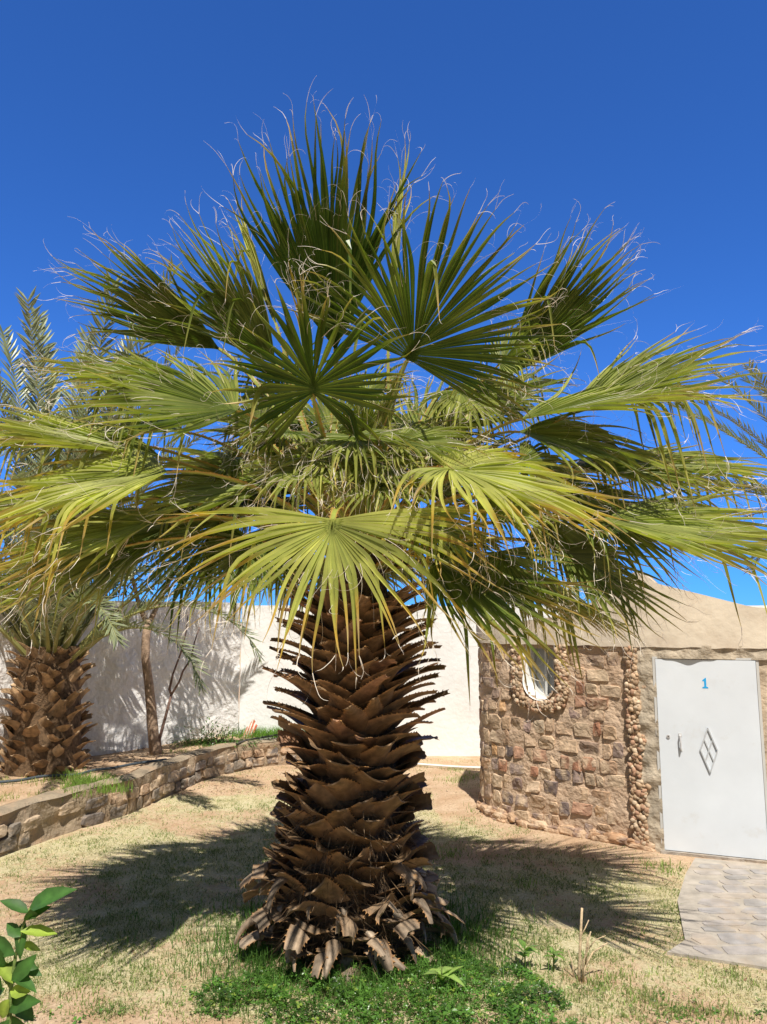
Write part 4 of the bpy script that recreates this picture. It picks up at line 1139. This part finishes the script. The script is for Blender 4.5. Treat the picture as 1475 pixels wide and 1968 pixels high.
while len(pts) < 150000:
    y = 3.6 + (11.9 - 3.6) * r.random() ** 1.5; x = r.uniform(-.62, .62) * y
    g = grassiness(x, y)
    clump = .5 + .9 * fn(x, y, 11, 6)
    if r.random() > g * 1.25 * clump + .02 or not lawn_ok(x, y): continue
    green = .5 + 1.1 * fn(x, y, 20, 1.3) + .7 * fn(x, y, 30, 5)
    if y < 5.3: green -= .05
    dsh = math.hypot(x - AX[0], y - 6.0)
    dry_ = r.random() > max(.06, min(.62, green * .5 + (.25 if dsh < 2.0 else 0)))
    c = np.array((.54, .48, .30) if dry_ else (.16, .22, .06)) * r.uniform(.75, 1.25)
    pts.append((x, y, gh(x, y) - .004)); hs_.append(r.uniform(.008, .026) * (1.4 if not dry_ else 1)); ws.append(r.uniform(.0012, .0028) * (1 + y * .06)); cs_.append(c)
o = blades('lawn_grass', pts, hs_, ws, cs_, 1.1); tag(o, 'short dry patchy lawn grass', 'grass')
# green tufts: far strip by the wall, on the bed and at the hut
pts = []; hs_ = []; ws = []; cs_ = []
def tuft(px, py, z, sx, sy, n, h, col):
    p = gnd(px, py, z)
    for i in range(n):
        x = p[0] + r.normal() * sx; y = p[1] + r.normal() * sy
        if z < .1 and not lawn_ok(x, y): continue
        zz = bedz(x, y) - .01 if z > .1 else gh(x, y) - .005
        pts.append((x, y, zz)); hs_.append(h * r.uniform(.4, 1.2)); ws.append(r.uniform(.002, .0045)); cs_.append(np.array(col) * r.uniform(.7, 1.4))
for k in range(16): tuft(r.uniform(420, 620), r.uniform(1398, 1416), .34, .22, .16, 260, .15, (.13, .26, .035))
for k in range(14): tuft(r.uniform(120, 225), r.uniform(1490, 1530), .34, .08, .06, 90, .13, (.17, .27, .05))
for k in range(10): tuft(r.uniform(-20, 120), r.uniform(1495, 1540), .34, .12, .1, 60, .07, (.26, .30, .09))
for k in range(8): tuft(r.uniform(330, 440), r.uniform(1420, 1450), .34, .14, .1, 60, .07, (.16, .22, .05))
for x_, y_ in ((890, 1495), (905, 1490), (870, 1500), (1020, 1575), (930, 1555), (1010, 1700), (850, 1650), (870, 1640), (880, 1480), (1265, 1668), (1290, 1672)): tuft(x_, y_, 0, .09, .09, 70, .06, (.2, .28, .07))
for k in range(26): tuft(r.uniform(1090, 1440), r.uniform(1870, 1960), 0, .05, .05, 40, .05, (.24, .30, .10))
for k in range(14): tuft(r.uniform(50, 380), r.uniform(1860, 1960), 0, .06, .06, 36, .045, (.22, .27, .09))
for k in range(70):
    y = r.uniform(4.2, 8); tp_ = r.uniform(-.55, .4) * y
    for i in range(18):
        x = tp_ + r.normal() * .05; yy = y + r.normal() * .05
        if lawn_ok(x, yy): pts.append((x, yy, gh(x, yy) - .004)); hs_.append(r.uniform(.015, .05)); ws.append(.002); cs_.append(np.array((.19, .26, .07)) * r.uniform(.7, 1.3))
# tall blades around the trunk foot
for i in range(5200):
    a = r.uniform(0, 2 * np.pi); d = .5 + abs(r.normal()) * .26; x = AX[0] + math.cos(a) * d * 1.15 + .05; y = AX[1] + math.sin(a) * d - .03
    pts.append((x, y, gh(x, y) - .005)); hs_.append(r.uniform(.05, .15)); ws.append(r.uniform(.0015, .0035)); cs_.append(np.array((.09, .19, .035)) * r.uniform(.6, 1.5))
o = blades('green_grass', pts, hs_, ws, cs_, .45, seed=2); tag(o, 'green grass tufts by the walls and round the trunk', 'grass')

# clover bed
r = np.random.default_rng(31)
V, Fc, C = [], [], []
def bed_d(x, y):
    # ellipse-like bed in front of and beside the trunk; 0 centre, 1 edge
    e = math.hypot((x + .02) / 1.02, (y - 4.55) / .68)
    return e + .38 * fn(x, y, 0, 3.0) + .22 * fn(x, y, 4, 8)
cnt = 0
while cnt < 9500:
    x = r.uniform(-1.5, 1.5); y = r.uniform(3.7, 5.5); e = bed_d(x, y)
    if r.random() < .10:
        x = r.uniform(-2.0, 2.2); y = r.uniform(3.8, 4.7); e = .5 + .7 * fn(x, y, 8, 2.4) + .5 * r.random() + (.25 if x < -1.1 else 0)
        if e > .55: continue
        hh = .02; dk = 1
    else:
        if e > 1 or math.hypot(x - AX[0], y - AX[1]) < .40: continue
        hh = (.09 + .09 * fn(x, y, 2, 4)) * max(.05, 1 - e) ** .5 + .015; dk = 1 + .7 * fn(x, y, 6, 5)  # darker patches in the clover colour imitate the crown's broken shade
        if r.random() < .22 + 1.3 * fn(x, y, 12, 5) + .35 * max(0, e - .5): continue
    cnt += 1; z = gh(x, y) + hh * r.uniform(.15, 1.0); cpos = np.array([x, y, z]); a0 = r.uniform(0, 6.28); c = np.array((.068, .150, .024)) * r.uniform(.5, 1.6) * dk
    if r.random() < .06: c = np.array((.22, .30, .05))
    tl = nrm(UP + r.normal(size=3) * .35); ux = nrm(np.cross(tl, [1, .1, 0])); uy = np.cross(tl, ux); sz = r.uniform(.006, .012) * (1.9 if r.random() < .12 else 1)
    for q in range(3):
        a = a0 + q * 2.094; d = ux * math.cos(a) + uy * math.sin(a); s_ = ux * -math.sin(a) + uy * math.cos(a); n0 = len(V)
        V += [cpos, cpos + d * sz * .8 + s_ * sz * .55 + tl * sz * .15, cpos + d * sz * 1.35, cpos + d * sz * .8 - s_ * sz * .55 + tl * sz * .15]; Fc.append((n0, n0 + 1, n0 + 2, n0 + 3)); C += [c, c * 1.1, c * 1.2, c * 1.1]
b = MB(); b.add(np.array(V), Fc, np.array(C)); o = b.build('clover', M_LEAF); tag(o, 'low bright clover covering the foot of the palm', 'clover', kind='stuff')
# litter: dry leaves, chips and pebbles scattered on the ground
b = MB()
for i in range(1500):
    y = 3.7 + 8 * r.random() ** 1.4; x = r.uniform(-.6, .6) * y
    if r.random() < .3: px_, py_ = r.uniform(350, 500), r.uniform(1480, 1525); g_ = gnd(px_, py_); x, y = g_[0], g_[1]
    if not lawn_ok(x, y): continue
    z = gh(x, y) + .004; s_ = r.uniform(.006, .022); a = r.uniform(0, 6.28); d = np.array([math.cos(a), math.sin(a), r.uniform(-.1, .4)]); e = np.array([-math.sin(a), math.cos(a), r.uniform(-.3, .3)]) * .4
    p = np.array([x, y, z]); b.add([p - d * s_, p + e * s_, p + d * s_ + UP * .004, p - e * s_], [(0, 1, 2, 3)], np.array(random.choice([(.25, .15, .09), (.4, .27, .16), (.14, .09, .06), (.5, .4, .27)])))
for i in range(900):
    px_, py_ = r.uniform(130, 560), r.uniform(1425, 1490); g_ = gnd(px_, py_, .35); x, y = g_[0], g_[1]
    if x > bed_edge_x(min(y, 11.2)) - .2: continue
    z = bedz(x, y) + .006; s_ = r.uniform(.01, .035); a = r.uniform(0, 6.28); d = np.array([math.cos(a), math.sin(a), r.uniform(-.1, .4)]); e = np.array([-math.sin(a), math.cos(a), r.uniform(-.3, .3)]) * .35
    p = np.array([x, y, z]); b.add([p - d * s_, p + e * s_, p + d * s_ + UP * .004, p - e * s_], [(0, 1, 2, 3)], np.array(random.choice([(.25, .15, .09), (.34, .22, .13), (.14, .09, .06)])))
o = b.build('leaf_litter', M_CLOD); tag(o, 'scattered dry leaf litter', 'litter', kind='stuff')
